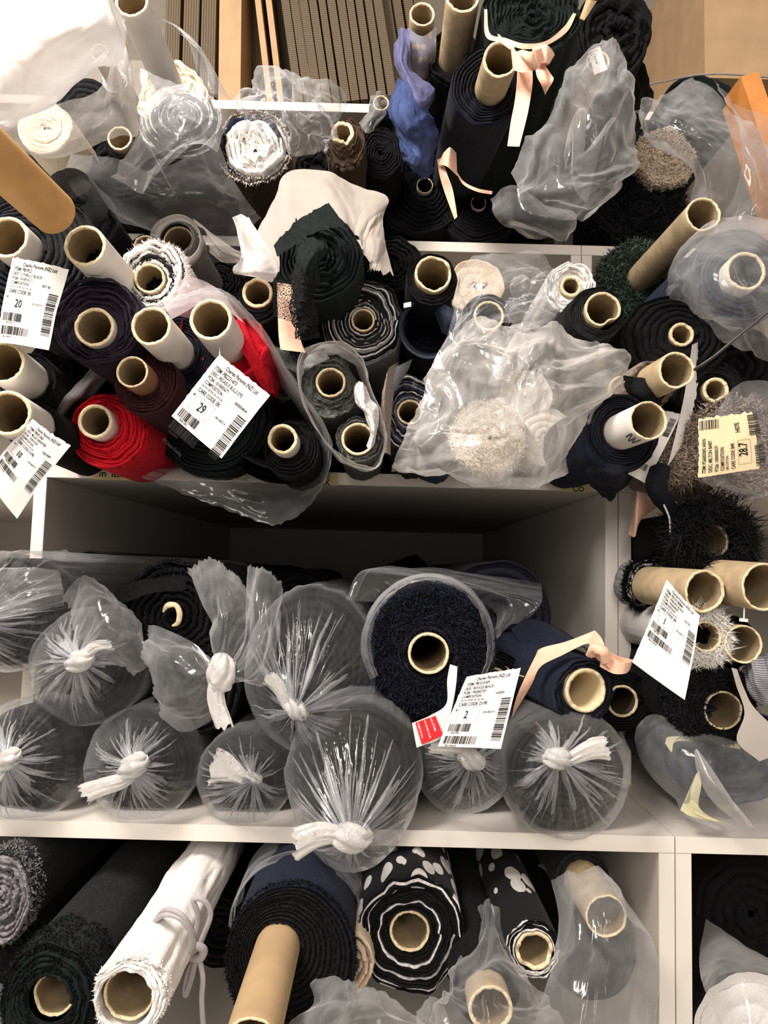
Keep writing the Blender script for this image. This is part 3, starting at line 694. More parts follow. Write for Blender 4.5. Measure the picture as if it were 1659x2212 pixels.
roll('white shaggy roll wrapped in navy and cream layers beside the crumpled film', (545, 305), None, 78, ['white', 'navy', 'ivory'], d=1.1, N=6, wav=.09, zj=.012, g=.012, ex=(1, 1.1),
     layers=[0, 0, 0, 0, 0, 1, 2], body='brown', fur=(['white', 'ivory'], 1800, .004, .003, .0006), L=.7)
roll('brown pleated roll with a ragged crushed kraft core', (740, 285), 26, 50, 'brown', 'kraft', p=.02, d=1.08, N=6, wav=.12, torn=.5, wall=.32, ex=(.9, 1.25), off=(8, 12), zj=.01, g=.012)
roll('black roll with a rounded spiral end and no tube, below the silver core', (822, 318), None, 52, B, d=1.15, N=7, wav=.05, g=.006, ex=(.95, 1.2))
roll('small black gathered roll left of the brown pleated roll', (680, 362), None, 48, B, d=1.2, N=4, wav=.15, zj=.012)
roll('silver foil core wrapped in black and white bags', (823, 222), 18, 28, 'blackgreen', 'foil', p=.02, d=1.25, N=3, wav=.2, L=.5)
blue = roll('blue and lilac chiffon roll on a printed tube, cloth trailing down', (912, 30), 29, 36, 'lilac', 'kraft', p=.05, d=1.0, N=3, wav=.1, off=(-2, 8), L=.9)
part_sheet(blue, 'printed_wrap', [[(880, 60, .99), (912, 78, .985), (942, 58, .99)], [(876, 110, 1.0), (908, 128, .995), (942, 110, 1.0)], [(880, 150, 1.03), (910, 172, 1.02), (938, 150, 1.03)]], 'marble', amp=.003, res=(20, 20))
part_sheet(blue, 'chiffon_drape', [[(862, 70, 1.02), (868, 60, .98), (885, 66, .97)], [(850, 120, 1.0), (868, 140, .96), (890, 150, .98)], [(870, 180, 1.0), (900, 215, .94), (935, 190, .97)], [(868, 215, 1.02), (910, 250, .96), (935, 215, .98)]], 'lilac', amp=.008, fr=9, res=(50, 50), seed=3)
part_sheet(blue, 'chiffon_drape', [[(862, 170, .98), (880, 180, .95), (915, 215, .96)], [(840, 240, .98), (880, 262, .93), (930, 250, .96)], [(862, 290, .99), (900, 305, .95), (945, 285, .98)], [(868, 330, 1.0), (905, 350, .96), (935, 340, 1.0)], [(885, 362, 1.02), (915, 385, 1.0), (934, 372, 1.02)]], 'blue', amp=.012, fr=10, res=(70, 60), seed=5, ragged=.004)
roll('black roll with a long kraft tube rising to the frame top', (1000, -8), 39, 66, B, 'kraft', p=.115, d=.90, N=6, wav=.05)
roll('black roll on the kraft tube behind the peach bow', (1082, 128), 40, 82, ['black', 'navyblack'], 'kraft', p=.08, d=.83, N=6, wav=.06, layers=[0, 1], body='navyblack', dent=.06, torn=.1, off=(-10, 0), L=.75, ax=(0, .24))
roll('broad folded black fabric pile at the frame top above the peach bow', (1156, 6), None, 118, 'blackgreen', d=.88, N=11, wav=.10, ex=(1, .82), zj=.006, g=.012, L=.75)
roll('black fabric roll with a wide loose fold beside the closed cardboard box', (1335, 52), None, 95, B, d=.98, N=5, wav=.10, ex=(.9, 1.2), zj=.01, L=.41)
roll('black velvet bundle between the peach bow and the hazy corner bag', (1330, 190), None, 95, B, d=1.06, N=4, wav=.15, L=.33)
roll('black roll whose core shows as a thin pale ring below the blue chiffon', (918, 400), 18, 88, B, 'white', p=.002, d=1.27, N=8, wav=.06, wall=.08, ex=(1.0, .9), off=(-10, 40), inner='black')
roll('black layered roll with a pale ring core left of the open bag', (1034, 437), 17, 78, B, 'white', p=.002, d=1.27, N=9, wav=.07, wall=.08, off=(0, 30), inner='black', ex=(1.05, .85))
roll('black roll hidden under the blue chiffon, standing beside the spiral one', (870, 440), None, 62, B, d=1.3, N=5, wav=.08)
for q, (lb, c_, R_, d_) in enumerate((('charcoal roll in the haze left of the swirled bag', (120, 345), 80, 1.13), ('dark roll under the long film sleeve', (255, 360), 82, 1.16), ('dark roll lying below the white shaggy roll', (455, 410), 78, 1.24),
        ('dark roll at the picture side above the orange brown tube', (20, 400), 80, 1.24), ('dark roll above the orange brown tube under the hazy bag', (175, 215), 66, 1.22))):
    roll(lb, c_, None, R_, ['charcoal', B][q % 2], d=d_, N=4, wav=.06, L=.9)
# peach ribbon and bow
rb = sheet('ribbon', 'peach ribbon with a big bow tied round the folded black pile', 'ribbon',
      [[(1046, 20, .86), (1052, 20, .86)], [(1050, 80, .855), (1058, 72, .855)], [(1090, 92, .83), (1092, 82, .83)], [(1130, 106, .82), (1132, 94, .82)], [(1180, 98, .83), (1180, 88, .83)], [(1225, 68, .85), (1218, 58, .85)], [(1245, 30, .86), (1238, 28, .86)]], 'pink', amp=.001, res=(40, 6))
def band(parent, name, pts, mat='pink', **k):
    k.setdefault('amp', .0012); k.setdefault('res', (44, 10)); return part_sheet(parent, name, pts, mat, **k)
band(rb, 'ribbon_tail', [[(1118, 140, .80), (1150, 145, .80)], [(1116, 180, .795), (1150, 182, .80)], [(1112, 220, .80), (1143, 230, .79)], [(1104, 260, .80), (1136, 262, .79)], [(1096, 316, .79), (1122, 317, .785)]])
band(rb, 'ribbon_tail', [[(1155, 140, .80), (1172, 132, .80)], [(1160, 165, .80), (1190, 160, .79)], [(1170, 185, .80), (1196, 172, .78)], [(1178, 205, .81), (1186, 190, .79)]])
band(rb, 'bow_loop', [[(1108, 100, .795), (1112, 142, .795)], [(1104, 108, .775), (1108, 150, .775)], [(1130, 112, .765), (1130, 156, .765)], [(1160, 108, .77), (1160, 150, .77)], [(1170, 102, .79), (1168, 142, .79)]])
band(rb, 'bow_loop', [[(1150, 100, .80), (1150, 140, .80)], [(1180, 96, .785), (1178, 136, .785)], [(1198, 120, .80), (1186, 140, .80)], [(1172, 128, .80), (1160, 146, .80)]])
band(rb, 'bow_loop', [[(1078, 74, .80), (1074, 74, .80)], [(1092, 88, .79), (1088, 96, .79)], [(1112, 96, .785), (1110, 112, .785)]])
cord('knot', None, None, [(1128, 116, .775), (1142, 122, .758), (1150, 138, .765), (1138, 146, .78)], .0065, 'pink', rb, flat=.6)
rb2 = sheet('ribbon', 'thin peach ribbon tied round the lower navy roll', 'ribbon', [[(985, 372, 1.0), (984, 366, 1.0)], [(1000, 398, .99), (1002, 392, .99)], [(1030, 414, .99), (1032, 407, .99)], [(1062, 420, 1.0), (1064, 413, 1.0)]], 'pink', amp=.0005, res=(30, 5))
band(rb2, 'ribbon_tail', [[(944, 345, .99), (955, 340, .99)], [(950, 380, .985), (966, 376, .98)], [(962, 420, .99), (978, 410, .985)], [(982, 474, .99), (988, 468, .985)]])
band(rb2, 'bow_loop', [[(958, 330, .98), (946, 355, .98)], [(972, 318, .96), (966, 360, .965)], [(986, 330, .98), (988, 380, .98)]])
sheet('ribbon', 'golden tape strips sticking out above the black pile', 'ribbon', [[(1252, 40, .87), (1258, 42, .87), (1262, 44, .87)], [(1266, 0, .88), (1276, 0, .875), (1290, 2, .88)]], 'tubetan', amp=.002, res=(10, 10))
# films of the top tier
sheet('plastic_bag', 'large bright white bag nearest the lamp in the upper corner', 'plastic bag',
      [[(-60, -60, .80), (80, -60, .76), (200, -40, .78), (262, 20, .82)], [(-60, 60, .78), (90, 60, .72), (210, 50, .74), (272, 90, .80)], [(-60, 150, .78), (60, 150, .74), (180, 130, .76), (250, 140, .82)],
       [(-60, 245, .80), (40, 225, .78), (135, 192, .80), (225, 110, .84)], [(-60, 278, .84), (30, 262, .82), (112, 222, .83), (215, 130, .88)]], 'filmwhite', amp=.012, fr=5, seed=4)
sheet('plastic_bag', 'hazy open bag draped below the bright white one', 'plastic bag',
      [[(268, 40, .86), (275, 80, .84), (272, 130, .83)], [(255, 60, .84), (262, 190, .82), (300, 280, .84)], [(225, 180, .83), (225, 260, .81), (255, 300, .84)], [(130, 225, .84), (150, 290, .81), (145, 340, .83)],
       [(40, 238, .84), (60, 290, .82), (60, 340, .85)], [(-50, 260, .84), (-50, 290, .84), (-50, 310, .87)]], 'filmmilk', amp=.014, fr=5, seed=8, ragged=.004)
b1 = sheet('plastic_bag', 'clear bag with a swirled end in front of the cream ruffled roll', 'plastic bag',
      [[(305, 150, .93), (345, 165, .90), (400, 195, .90), (460, 225, .92), (508, 240, .96)], [(310, 220, .90), (350, 225, .87), (400, 235, .86), (450, 260, .89), (480, 290, .94)],
       [(285, 290, .89), (330, 300, .86), (390, 300, .85), (440, 310, .88), (470, 330, .93)], [(255, 350, .88), (290, 360, .86), (340, 350, .86), (385, 330, .87), (440, 300, .90)], [(238, 382, .88), (270, 395, .86), (310, 418, .86), (322, 385, .86), (350, 370, .87)]], 'filmmid', amp=.014, fr=6, seed=12)
part_sheet(b1, 'film_swirl', [[(390 + math.cos(a) * r, 262 + math.sin(a) * r * .9, .885 + .003 * r / 10) for a in np.linspace(0, 2 * math.pi, 10, endpoint=False)] for r in (4, 24, 48, 74, 92)], 'film', closed=True, amp=.012, fr=9, seed=3, an=(2.2, .7), res=(60, 120))
sheet('plastic_bag', 'clear film sleeve around the cream ruffled roll', 'plastic bag',
      [[(345, 45, .97), (385, 60, .94), (400, 90, .95)], [(390, 70, .98), (430, 100, .94), (440, 140, .95)], [(420, 130, 1.0), (465, 160, .95), (455, 200, .95)], [(440, 200, 1.0), (490, 210, .97), (520, 240, .97)]], 'film', amp=.012, fr=6, seed=15, an=(.5, 2))
sheet('plastic_bag', 'dark film sleeve over the long black roll in front of the felt rolls', 'plastic bag',
      [[(150, 330, .97), (140, 380, .96), (170, 430, .98), (240, 480, 1.02)], [(240, 340, .93), (240, 400, .91), (270, 450, .94), (330, 500, 1.0)], [(330, 370, .92), (350, 420, .90), (370, 470, .93), (410, 515, .99)],
       [(420, 330, .94), (450, 400, .92), (480, 450, .94), (510, 510, 1.0)], [(465, 290, .98), (500, 370, .97), (530, 430, .98), (560, 470, 1.04)]], 'filmthin', amp=.010, fr=6, seed=21, res=(80, 80))
sheet('plastic_bag', 'shiny crumpled film bunched behind the white shaggy roll', 'plastic bag',
      [[(512, 225, 1.1), (530, 180, 1.06), (570, 152, 1.06), (640, 165, 1.08), (700, 180, 1.1), (745, 215, 1.16)], [(530, 260, 1.06), (560, 215, 1.00), (610, 200, .99), (660, 215, 1.0), (710, 230, 1.04), (740, 260, 1.12)],
       [(560, 290, 1.06), (600, 270, .99), (640, 270, .98), (680, 275, 1.0), (705, 285, 1.04), (720, 300, 1.1)], [(590, 330, 1.06), (620, 330, 1.02), (650, 335, 1.01), (680, 330, 1.04), (700, 325, 1.06), (700, 330, 1.1)]], 'filmmid', amp=.030, fr=9, seed=31, res=(100, 110), fine=1)
sheet('plastic_bag', 'clear film around the brown pleated roll and the silver core', 'plastic bag', [[(800, 205, 1.2), (818, 196, 1.18), (842, 210, 1.2)], [(790, 240, 1.19), (815, 235, 1.15), (835, 245, 1.18)], [(770, 275, 1.18), (790, 290, 1.14), (812, 280, 1.16)]], 'film', amp=.012, fr=9, seed=37, res=(40, 40))
ob = sheet('plastic_bag', 'tall open clear bag over the kraft tube holding a folded label', 'plastic bag',
      [[(1298, 88, .90), (1240, 140, .87), (1200, 220, .86), (1150, 285, .86), (1100, 370, .87)], [(1308, 86, .89), (1262, 170, .84), (1225, 260, .81), (1180, 340, .81), (1120, 415, .84)], [(1316, 90, .88), (1285, 220, .82), (1245, 320, .79), (1200, 400, .79), (1135, 452, .83)],
       [(1326, 100, .88), (1320, 230, .82), (1290, 340, .80), (1245, 420, .79), (1180, 470, .83)], [(1338, 130, .88), (1356, 220, .84), (1348, 330, .82), (1320, 420, .82), (1245, 474, .85)], [(1340, 150, .89), (1372, 240, .87), (1372, 330, .86), (1352, 410, .86), (1290, 465, .88)]],
      'filmmid', amp=.022, fr=6, seed=41, res=(110, 100), fine=.6)
part_sheet(ob, 'bag_mouth', [[(1238, 300, .83), (1225, 330, .81), (1220, 370, .80)], [(1262, 235, .84), (1240, 260, .81), (1235, 330, .80)], [(1262, 330, .85), (1250, 345, .82), (1240, 400, .80)], [(1330, 250, .86), (1310, 270, .83), (1270, 440, .81)]], 'film', amp=.008, seed=43, res=(40, 40))
part_sheet(ob, 'bag_base', [[(1060, 430, .93), (1085, 480, .91), (1140, 515, .92)], [(1110, 400, .88), (1130, 470, .87), (1180, 520, .90)], [(1180, 450, .88), (1210, 480, .87), (1225, 522, .90)], [(1240, 455, .9), (1248, 480, .9), (1235, 510, .92)]], 'film', amp=.014, seed=47, res=(50, 50), fr=7)
tb = roll('roll in the tall open bag with a slim kraft tube and a label inside it', (1292, 132), 27, 62, B, 'kraft', p=.16, d=.94, N=5, wav=.06, L=.9)
price_tag('printed label rolled up inside the mouth of the slim bagged kraft tube', [(1270, 112, .925), (1296, 100, .918), (1312, 150, .925), (1284, 162, .935)], [('t', 'Charles Parsons', .06, .2, .11), ('t', 'PB12030', .1, .4, .12), ('t', 'Ref 100000', .1, .6, .1), ('t', '2', .3, 1.1, .4)], bend=(.08, 0), cat='label', name='label')
sheet('plastic_bag', 'big hazy loose bag hanging in front of the orange wood', 'plastic bag',
      [[(1372, 240, .98), (1395, 230, .92), (1440, 200, .90), (1500, 155, .92)], [(1385, 270, .96), (1420, 270, .88), (1480, 240, .86), (1560, 190, .90)], [(1400, 300, .98), (1450, 310, .89), (1520, 290, .86), (1600, 260, .90)], [(1490, 360, .98), (1520, 380, .90), (1570, 370, .87), (1660, 330, .90)],
       [(1480, 440, .98), (1530, 450, .91), (1590, 440, .89), (1690, 420, .92)], [(1420, 530, 1.02), (1500, 520, .96), (1570, 500, .93), (1690, 500, .95)]], 'filmmid', amp=.024, fr=6, seed=51, res=(110, 90), fine=.6)
sheet('plastic_bag', 'second hazy layer of bag at the picture side below the orange wood', 'plastic bag', [[(1540, 170, .98), (1600, 230, .95), (1700, 260, .97)], [(1590, 250, .95), (1620, 330, .92), (1700, 330, .95)], [(1600, 380, .95), (1640, 430, .92), (1700, 430, .95)], [(1540, 500, .98), (1600, 520, .95), (1700, 520, .97)]], 'film', amp=.02, seed=53, res=(60, 60), fr=6)
# feather roll behind the bag
roll('black feathered roll below the hazy loose bag', (1378, 415), None, 108, B, d=1.25, N=6, wav=.08, fur=(['black', 'charcoal'], 5000, .016, .05), L=.6)
roll('pale shaggy roll half hidden above the black feathered roll', (1445, 325), None, 66, 'tan', d=1.22, N=4, wav=.15, fur=(['ivory', 'tan'], 4500, .005, .05), L=.5)
mb = MB(); a = P(1600, 165, .98); b_ = P(1650, 520, 1.0)
for k, (x0, x1) in enumerate(((0, .02), (.021, .030))): pass
root = empty('wooden_bar', 'orange varnished wooden bar leaning in the upper corner', 'wood', a)
Rz = Matrix.Rotation(math.radians(-17), 3, 'Y')
mb.box((0, 0, -.28), (.027, .05, 0), 0, Rz); mb.build('bar', M['wood'], root, False, (0, 0, 0))
mb = MB(); mb.box((.0, .051, -.28), (.027, .062, -.01), 0, Rz); mb.build('moulding', M['wood'], root, False, (0, 0, 0))
cord('cable', 'pale cable looping behind the hazy corner bag', 'cable', [(1370, 190, 1.2), (1440, 175, 1.15), (1540, 160, 1.1), (1700, 170, 1.1)], .0013, 'grey')
roll('black roll lying under the closed cardboard box behind the cable', (1520, 230), None, 90, 'blackgreen', d=1.24, N=4, wav=.06, L=.8)
# ---------------------------------------------------------------- second tier: white tubes, red rolls, striped rolls
roll('black felt roll with a white tube at the picture side above the large price tag', (14, 512), 48, 150, 'charcoal', 'white', p=.03, N=8, wav=.04, off=(30, 20), d=.80)
roll('charcoal felt roll on the white tube right of the picture-side tube', (183, 530), 47, 78, 'charcoal', 'white', p=.13, d=.78, N=5, wav=.06)
s_ = sheet('fabric_fold', 'woven grey selvage curling out of the dark felt', 'fabric', [[(105, 385, .95), (120, 372, .93), (150, 362, .92), (185, 375, .92), (197, 400, .92), (192, 430, .93), (175, 445, .94)],
      [(130, 420, 1.0), (140, 400, .98), (170, 385, .96), (205, 395, .95), (225, 430, .95), (222, 470, .96), (200, 490, .97)], [(150, 450, 1.08), (160, 430, 1.06), (200, 410, 1.04), (240, 430, 1.02), (262, 480, 1.02), (255, 520, 1.03), (230, 530, 1.05)]], 'denim', amp=.003, res=(40, 60), ragged=.002)
roll('dark felt roll folded open below the orange brown tube', (160, 478), None, 78, 'charcoal', d=.95, N=4, wav=.10, L=.7, ex=(1.1, .8))
roll('small kraft tube peeping behind the organza roll', (312, 530), 24, 34, B, 'kraft', p=.01, d=.96, N=4)
og = roll('grey organza roll with a loose flared end and a kraft core', (385, 520), 34, 44, 'grey', 'kraft', p=-.012, d=.94, N=4, wav=.04, wall=.1)
part_sheet(og, 'organza_flare', [[(385 + math.cos(a) * rx + ox, 520 + math.sin(a) * ry + oy, d) for a in np.linspace(0, 2 * math.pi, 12, endpoint=False)] for rx, ry, ox, oy, d in ((56, 52, -6, -5, .87), (47, 46, 0, 0, .89), (46, 48, 8, 9, .95), (44, 47, 20, 26, 1.03))], 'organza', closed=True, amp=.004, fr=5, seed=6, res=(40, 90))
part_sheet(og, 'organza_tail', [[(415, 470, .89), (440, 500, .88), (452, 545, .89)], [(450, 495, .88), (470, 530, .87), (475, 565, .88)], [(500, 530, .89), (512, 555, .88), (505, 570, .89)], [(524, 545, .91), (528, 560, .90), (526, 572, .91)]], 'organza', amp=.010, fr=9, seed=9, res=(50, 40), an=(.6, 2))
roll('white shaggy oval roll with a half-hidden kraft core and grey inner layers', (322, 600), 34, 74, ['charcoal', 'grey', 'white'], 'kraft', p=.006, d=.87, N=5, wav=.07, g=.004, layers=[2, 0, 2, 2, 2], body='white', ex=(1.0, 1.14), off=(5, -10),
     fur=(['white'], 2600, .0035, .03, .0006), zj=.006, torn=.2)
roll('white tube half hidden behind the large price tag', (146, 610), 41, 46, B, 'white', p=.03, d=.845, N=4)
roll('navy cotton roll with ragged edges behind the bag and a clean white tube', (203, 706), 44, 98, 'purpleblack', 'white', p=.006, d=.81, N=10, wav=.05, zj=.006, off=(8, -14))
roll('black roll on the white tube under the large price tag', (4, 782), 48, 62, B, 'white', p=.075, d=.76, N=6, ax=(-.12, 0))
roll('black roll on the lowest white tube, above the crumpled price tag', (16, 892), 50, 56, B, 'white', p=.075, d=.74, N=6, ax=(-.12, 0))
roll('black roll with a white tube standing out at the top of the big open bag', (326, 704), 44, 85, 'navyblack', 'white', p=.10, d=.78, N=6, wav=.05)
rr = roll('loose red roll on a white tube beside the hang tag string', (455, 690), 47, 82, 'red', 'white', p=.085, d=.80, N=3, wav=.16, zj=.015, g=.02, off=(12, 8), ex=(1, .9))
part_sheet(rr, 'loose_fold', [[(392, 690, .87), (388, 730, .87), (400, 770, .88), (440, 790, .89)], [(402, 690, .90), (402, 735, .90), (420, 770, .91), (450, 780, .92)]], 'red', amp=.004, res=(20, 40))
part_sheet(rr, 'loose_fold', [[(505, 690, .88), (515, 740, .87), (545, 800, .88), (575, 850, .92)], [(520, 690, .89), (545, 740, .88), (580, 800, .90), (590, 850, .93)], [(530, 720, .95), (560, 760, .95), (600, 820, .96), (600, 860, .98)]], 'red', amp=.012, fr=9, res=(30, 50), an=(2, .6))
roll('maroon black roll with a brown card tube inside the open bag', (285, 803), 35, 72, 'maroon', 'brown', p=.035, d=.81, N=6, wall=.13, off=(8, 6))
roll('bright red crinkled roll with a short white tube', (205, 910), 38, 84, 'red', 'white', p=.02, d=.88, N=10, wav=.06, zj=.005, g=.012, wall=.2, off=(18, 14))
roll('big charcoal black roll behind the price tag numbered 29', (450, 900), None, 138, 'blackgreen', d=.97, N=13, wav=.03, zj=.004, ex=(.95, .9))
tr_ = roll('thin folded black fabric with a cream tube at the bottom of the open bag', (610, 948), 33, 62, B, 'white', p=.03, d=.88, N=5, wav=.06, ex=(1.0, 1.1), off=(12, 12), wall=.22, torn=.2)
for k, (dy, dd) in enumerate(((0, 0), (16, .01), (30, .02))):
    part_sheet(tr_, 'fold_layer', [[(520, 985 + dy, .93 + dd), (575, 1010 + dy, .92 + dd), (640, 1015 + dy * .9, .92 + dd), (690, 985 + dy * .5, .94 + dd)], [(525, 972 + dy, 1.03), (575, 990 + dy, 1.03), (640, 990 + dy * .8, 1.03), (690, 970 + dy * .4, 1.03)]], ['charcoal', 'black', 'charcoal'][k], amp=.003, res=(12, 60))
roll('black roll with a kraft tube between the open bag and the black lace', (556, 632), 34, 50, B, 'kraft', p=.004, d=.92, N=5, ex=(1, 1.25), off=(-2, 14), wall=.22, torn=.1)
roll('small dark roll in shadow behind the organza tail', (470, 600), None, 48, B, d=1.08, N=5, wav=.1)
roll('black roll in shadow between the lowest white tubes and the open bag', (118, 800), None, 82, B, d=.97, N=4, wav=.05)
sheet('plastic_bag', 'bright white folded plastic strip beside the black lace roll', 'plastic bag', [[(505, 470, .93), (520, 462, .90), (535, 475, .90)], [(512, 505, .92), (535, 500, .88), (562, 510, .88)], [(522, 550, .91), (555, 545, .87), (590, 550, .88)], [(508, 580, .91), (550, 580, .86), (600, 585, .88)], [(510, 590, .92), (545, 600, .87), (588, 610, .88)]], 'filmwhite', amp=.010, fr=6, res=(60, 40), seed=14)
sheet('tissue_paper', 'large off-white paper fanned out behind the black lace roll', 'paper', [[(548, 520, .95), (575, 560, .93), (600, 590, .92)], [(590, 430, .98), (600, 470, .94), (640, 520, .92)], [(622, 372, 1.0), (650, 440, .95), (680, 500, .92)], [(700, 365, 1.0), (720, 420, .95), (730, 480, .92)], [(765, 395, 1.0), (770, 450, .95), (765, 500, .92)],
      [(838, 425, .98), (800, 470, .94), (780, 520, .92)], [(826, 480, .96), (800, 510, .93), (790, 550, .92)], [(835, 530, .94), (812, 550, .92), (800, 570, .92)], [(852, 592, .93), (815, 585, .92), (795, 585, .93)]], 'tissue', amp=.012, fr=6, seed=19, res=(100, 40), ragged=.006, an=(1, .5))
lace = roll('big black roll with a gathered lace tail hanging from its middle', (690, 545), None, 94, 'blackgreen', d=.88, N=9, wav=.05, g=.012, zj=.006, ex=(1, 1.12))
part_sheet(lace, 'gathered_end', [[(640, 470, .86), (655, 500, .84), (690, 500, .86)], [(650, 520, .84), (675, 535, .81), (705, 535, .84)], [(640, 560, .84), (665, 570, .80), (692, 575, .83)], [(630, 610, .84), (655, 620, .81), (690, 615, .84)]], 'blackgreen', amp=.012, fr=10, seed=3, an=(.5, 2), res=(50, 50))
part_sheet(lace, 'lace_tail', [[(640, 560, .84), (655, 562, .81), (690, 570, .84)], [(632, 600, .84), (655, 605, .80), (684, 605, .84)], [(626, 650, .83), (652, 648, .80), (672, 650, .83)], [(634, 700, .83), (658, 690, .81), (690, 690, .83)], [(636, 730, .84), (662, 735, .82), (688, 728, .84)]], 'black', holes=(.30, .34), amp=.014, fr=10, seed=23, res=(110, 90))
part_sheet(lace, 'lace_tail', [[(592, 600, .87), (612, 605, .85), (632, 600, .86)], [(590, 650, .86), (610, 655, .85), (635, 655, .85)], [(592, 685, .86), (612, 690, .85), (640, 700, .85)]], 'black', holes=(.5, .02), amp=.004, fr=8, seed=27, res=(60, 60))
part_sheet(lace, 'loose_flap', [[(592, 530, .88), (620, 500, .85), (655, 470, .84), (710, 440, .86)], [(600, 555, .87), (640, 530, .84), (690, 500, .83), (745, 490, .85)]], 'blackgreen', amp=.006, res=(24, 50), seed=9, ragged=.003)
sheet('paper_strip', 'peach paper strip under the black lace tail', 'paper', [[(598, 610, .89), (630, 615, .89)], [(600, 670, .88), (640, 680, .88)], [(602, 725, .88), (650, 735, .88)], [(606, 755, .88), (660, 762, .88)]], 'pink', amp=.002, res=(30, 14))
roll('black and grey striped crinkled roll with a small tube', (784, 691), 26, 94, ['charcoal', 'grey', 'light', 'black'], 'brown', p=.004, d=.96, N=15, wav=.07, zj=.005, layers=[2, 0, 1, 3, 2, 3, 1, 0, 2, 1, 3], body='grey', g=.010, ex=(.98, 1.02))
roll('black folded roll behind the off-white paper', (848, 560), None, 66, B, d=1.05, N=5, wav=.08)
roll('black roll with a torn kraft tube above the open navy cloth', (936, 590), 41, 58, B, 'kraft', p=.01, d=.90, N=6, torn=.35, off=(-2, 8), ex=(1, 1.05), wall=.13)
nv = roll('coreless navy roll left open like a pouch', (928, 712), None, 60, 'navyblack', d=.99, N=8, wav=.08, g=.01)
part_sheet(nv, 'open_fold', [[(928 + math.cos(a) * r1 + (2 if k else 0), 706 + math.sin(a) * r1 * 1.02 + oy, d) for a in np.linspace(-1.2, 5.0, 11)] for k, (r1, oy, d) in enumerate(((66, 2, .915), (62, 6, .93), (56, 0, .99)))], 'slate', closed=False, amp=.003, res=(24, 80))
part_sheet(nv, 'open_fold', [[(925, 648, .92), (955, 655, .915), (1000, 680, .915)], [(930, 655, .93), (965, 690, .92), (990, 695, .92)], [(955, 720, .95), (968, 722, .94), (985, 712, .93)]], 'slate', amp=.002, res=(20, 20))
gt = sheet('tag', 'tiny white plastic tag beside the navy pouch', 'tag', [[(872, 655, .91), (872, 665, .91)], [(888, 652, .91), (888, 662, .91)]], 'tag', amp=0, res=(4, 4))
roll('dark grey roll seen through the shadow left of the grey felt bag', (600, 800), None, 62, 'darkgrey', d=1.02, N=5, wav=.14, zj=.01)
sheet('fabric_fold', 'grey fabric edge curling beside the grey felt bag', 'fabric', [[(566, 730, .93), (575, 755, .92), (600, 765, .93), (612, 790, .93), (640, 805, .95)], [(580, 715, .97), (595, 745, .96), (620, 755, .96), (635, 780, .97), (650, 790, .98)]], 'darkgrey', amp=.004, res=(16, 60), ragged=.002, seed=5)
roll('grey felt roll with a kraft tube, upper of the two in one bag', (714, 826), 33, 60, ['darkgrey', 'grey'], 'kraft', p=.006, d=.90, N=7, wav=.10, zj=.006, off=(-4, 8), ex=(1.05, 1.25), layers=[0, 0, 0, 0, 0, 0, 1])
roll('grey felt roll with a kraft tube, lower of the two in one bag', (773, 948), 36, 52, ['darkgrey', 'grey'], 'kraft', p=.004, d=.88, N=5, wav=.10, zj=.006, off=(2, 0), layers=[0, 0, 1, 0])
gb = sheet('plastic_bag', 'narrow hazy bag holding the two grey felt rolls', 'plastic bag', [[(644, 775, .87), (680, 742, .87), (740, 740, .87), (785, 775, .87), (800, 830, .86), (828, 900, .86), (836, 960, .86), (815, 1008, .87), (770, 1000, .86), (725, 975, .86), (680, 925, .86), (648, 850, .86)],
      [(650, 790, .90), (690, 752, .90), (735, 750, .90), (780, 785, .90), (800, 840, .90), (822, 900, .90), (828, 960, .9), (806, 1015, .91), (765, 1012, .9), (725, 985, .9), (690, 935, .9), (655, 860, .9)],
      [(670, 810, 1.0), (700, 780, 1.0), (735, 780, 1.0), (770, 800, 1.0), (790, 850, 1.0), (810, 910, 1.0), (812, 960, 1.), (795, 1005, 1.02), (765, 1006, 1.), (725, 985, 1.), (700, 940, 1.0), (672, 870, 1.0)]], 'filmmilk', closed=True, amp=.006, fr=7, res=(40, 150), seed=5, ragged=.003)
part_sheet(gb, 'folded_selvage', [[(765, 835, .87), (778, 825, .85), (792, 835, .86)], [(768, 865, .86), (782, 870, .84), (800, 862, .86)], [(785, 890, .85), (800, 900, .84), (815, 880, .86)], [(800, 930, .85), (808, 935, .84), (815, 925, .86)], [(790, 965, .86), (800, 970, .85), (808, 958, .86)]], 'light', amp=.006, fr=9, res=(50, 24), ragged=.002)
part_sheet(gb, 'folded_selvage', [[(648, 800, .89), (665, 770, .87), (700, 752, .87)], [(665, 800, .88), (680, 790, .86), (712, 775, .87)]], 'grey', amp=.004, fr=9, res=(24, 34))
roll('blue grey lace roll half covered by the big clear bag', (885, 890), 28, 72, ['midgrey', 'slate', 'light', 'black'], 'kraft', p=.003, d=.97, N=10, wav=.09, layers=[0, 1, 3, 2, 3, 1], zj=.006, ex=(.9, 1.2))
sheet('fabric_fold', 'taupe fabric strip standing between the grey felt bag and the lace roll', 'fabric', [[(826, 845, .90), (822, 880, .90), (820, 930, .90), (815, 975, .90)], [(838, 800, .89), (832, 860, .89), (832, 930, .89), (838, 980, .89)], [(862, 780, .95), (850, 850, .95), (845, 920, .94), (845, 985, .94)]], 'taupe', amp=.004, res=(24, 60), an=(2, .6))
sheet('fabric_fold', 'blue pinstriped cloth corner above the lace roll', 'fabric', [[(840, 800, .93), (860, 790, .93), (890, 775, .95)], [(835, 830, .93), (855, 820, .93), (880, 800, .95)], [(830, 860, .94), (850, 845, .94), (860, 830, .95)]], 'knit', amp=.004, res=(24, 24))
lt = roll('lace trim bundle on the shelf below the lace roll', (888, 985), None, 36, 'charcoal', d=.96, N=4, wav=.2, zj=.01, L=.5)
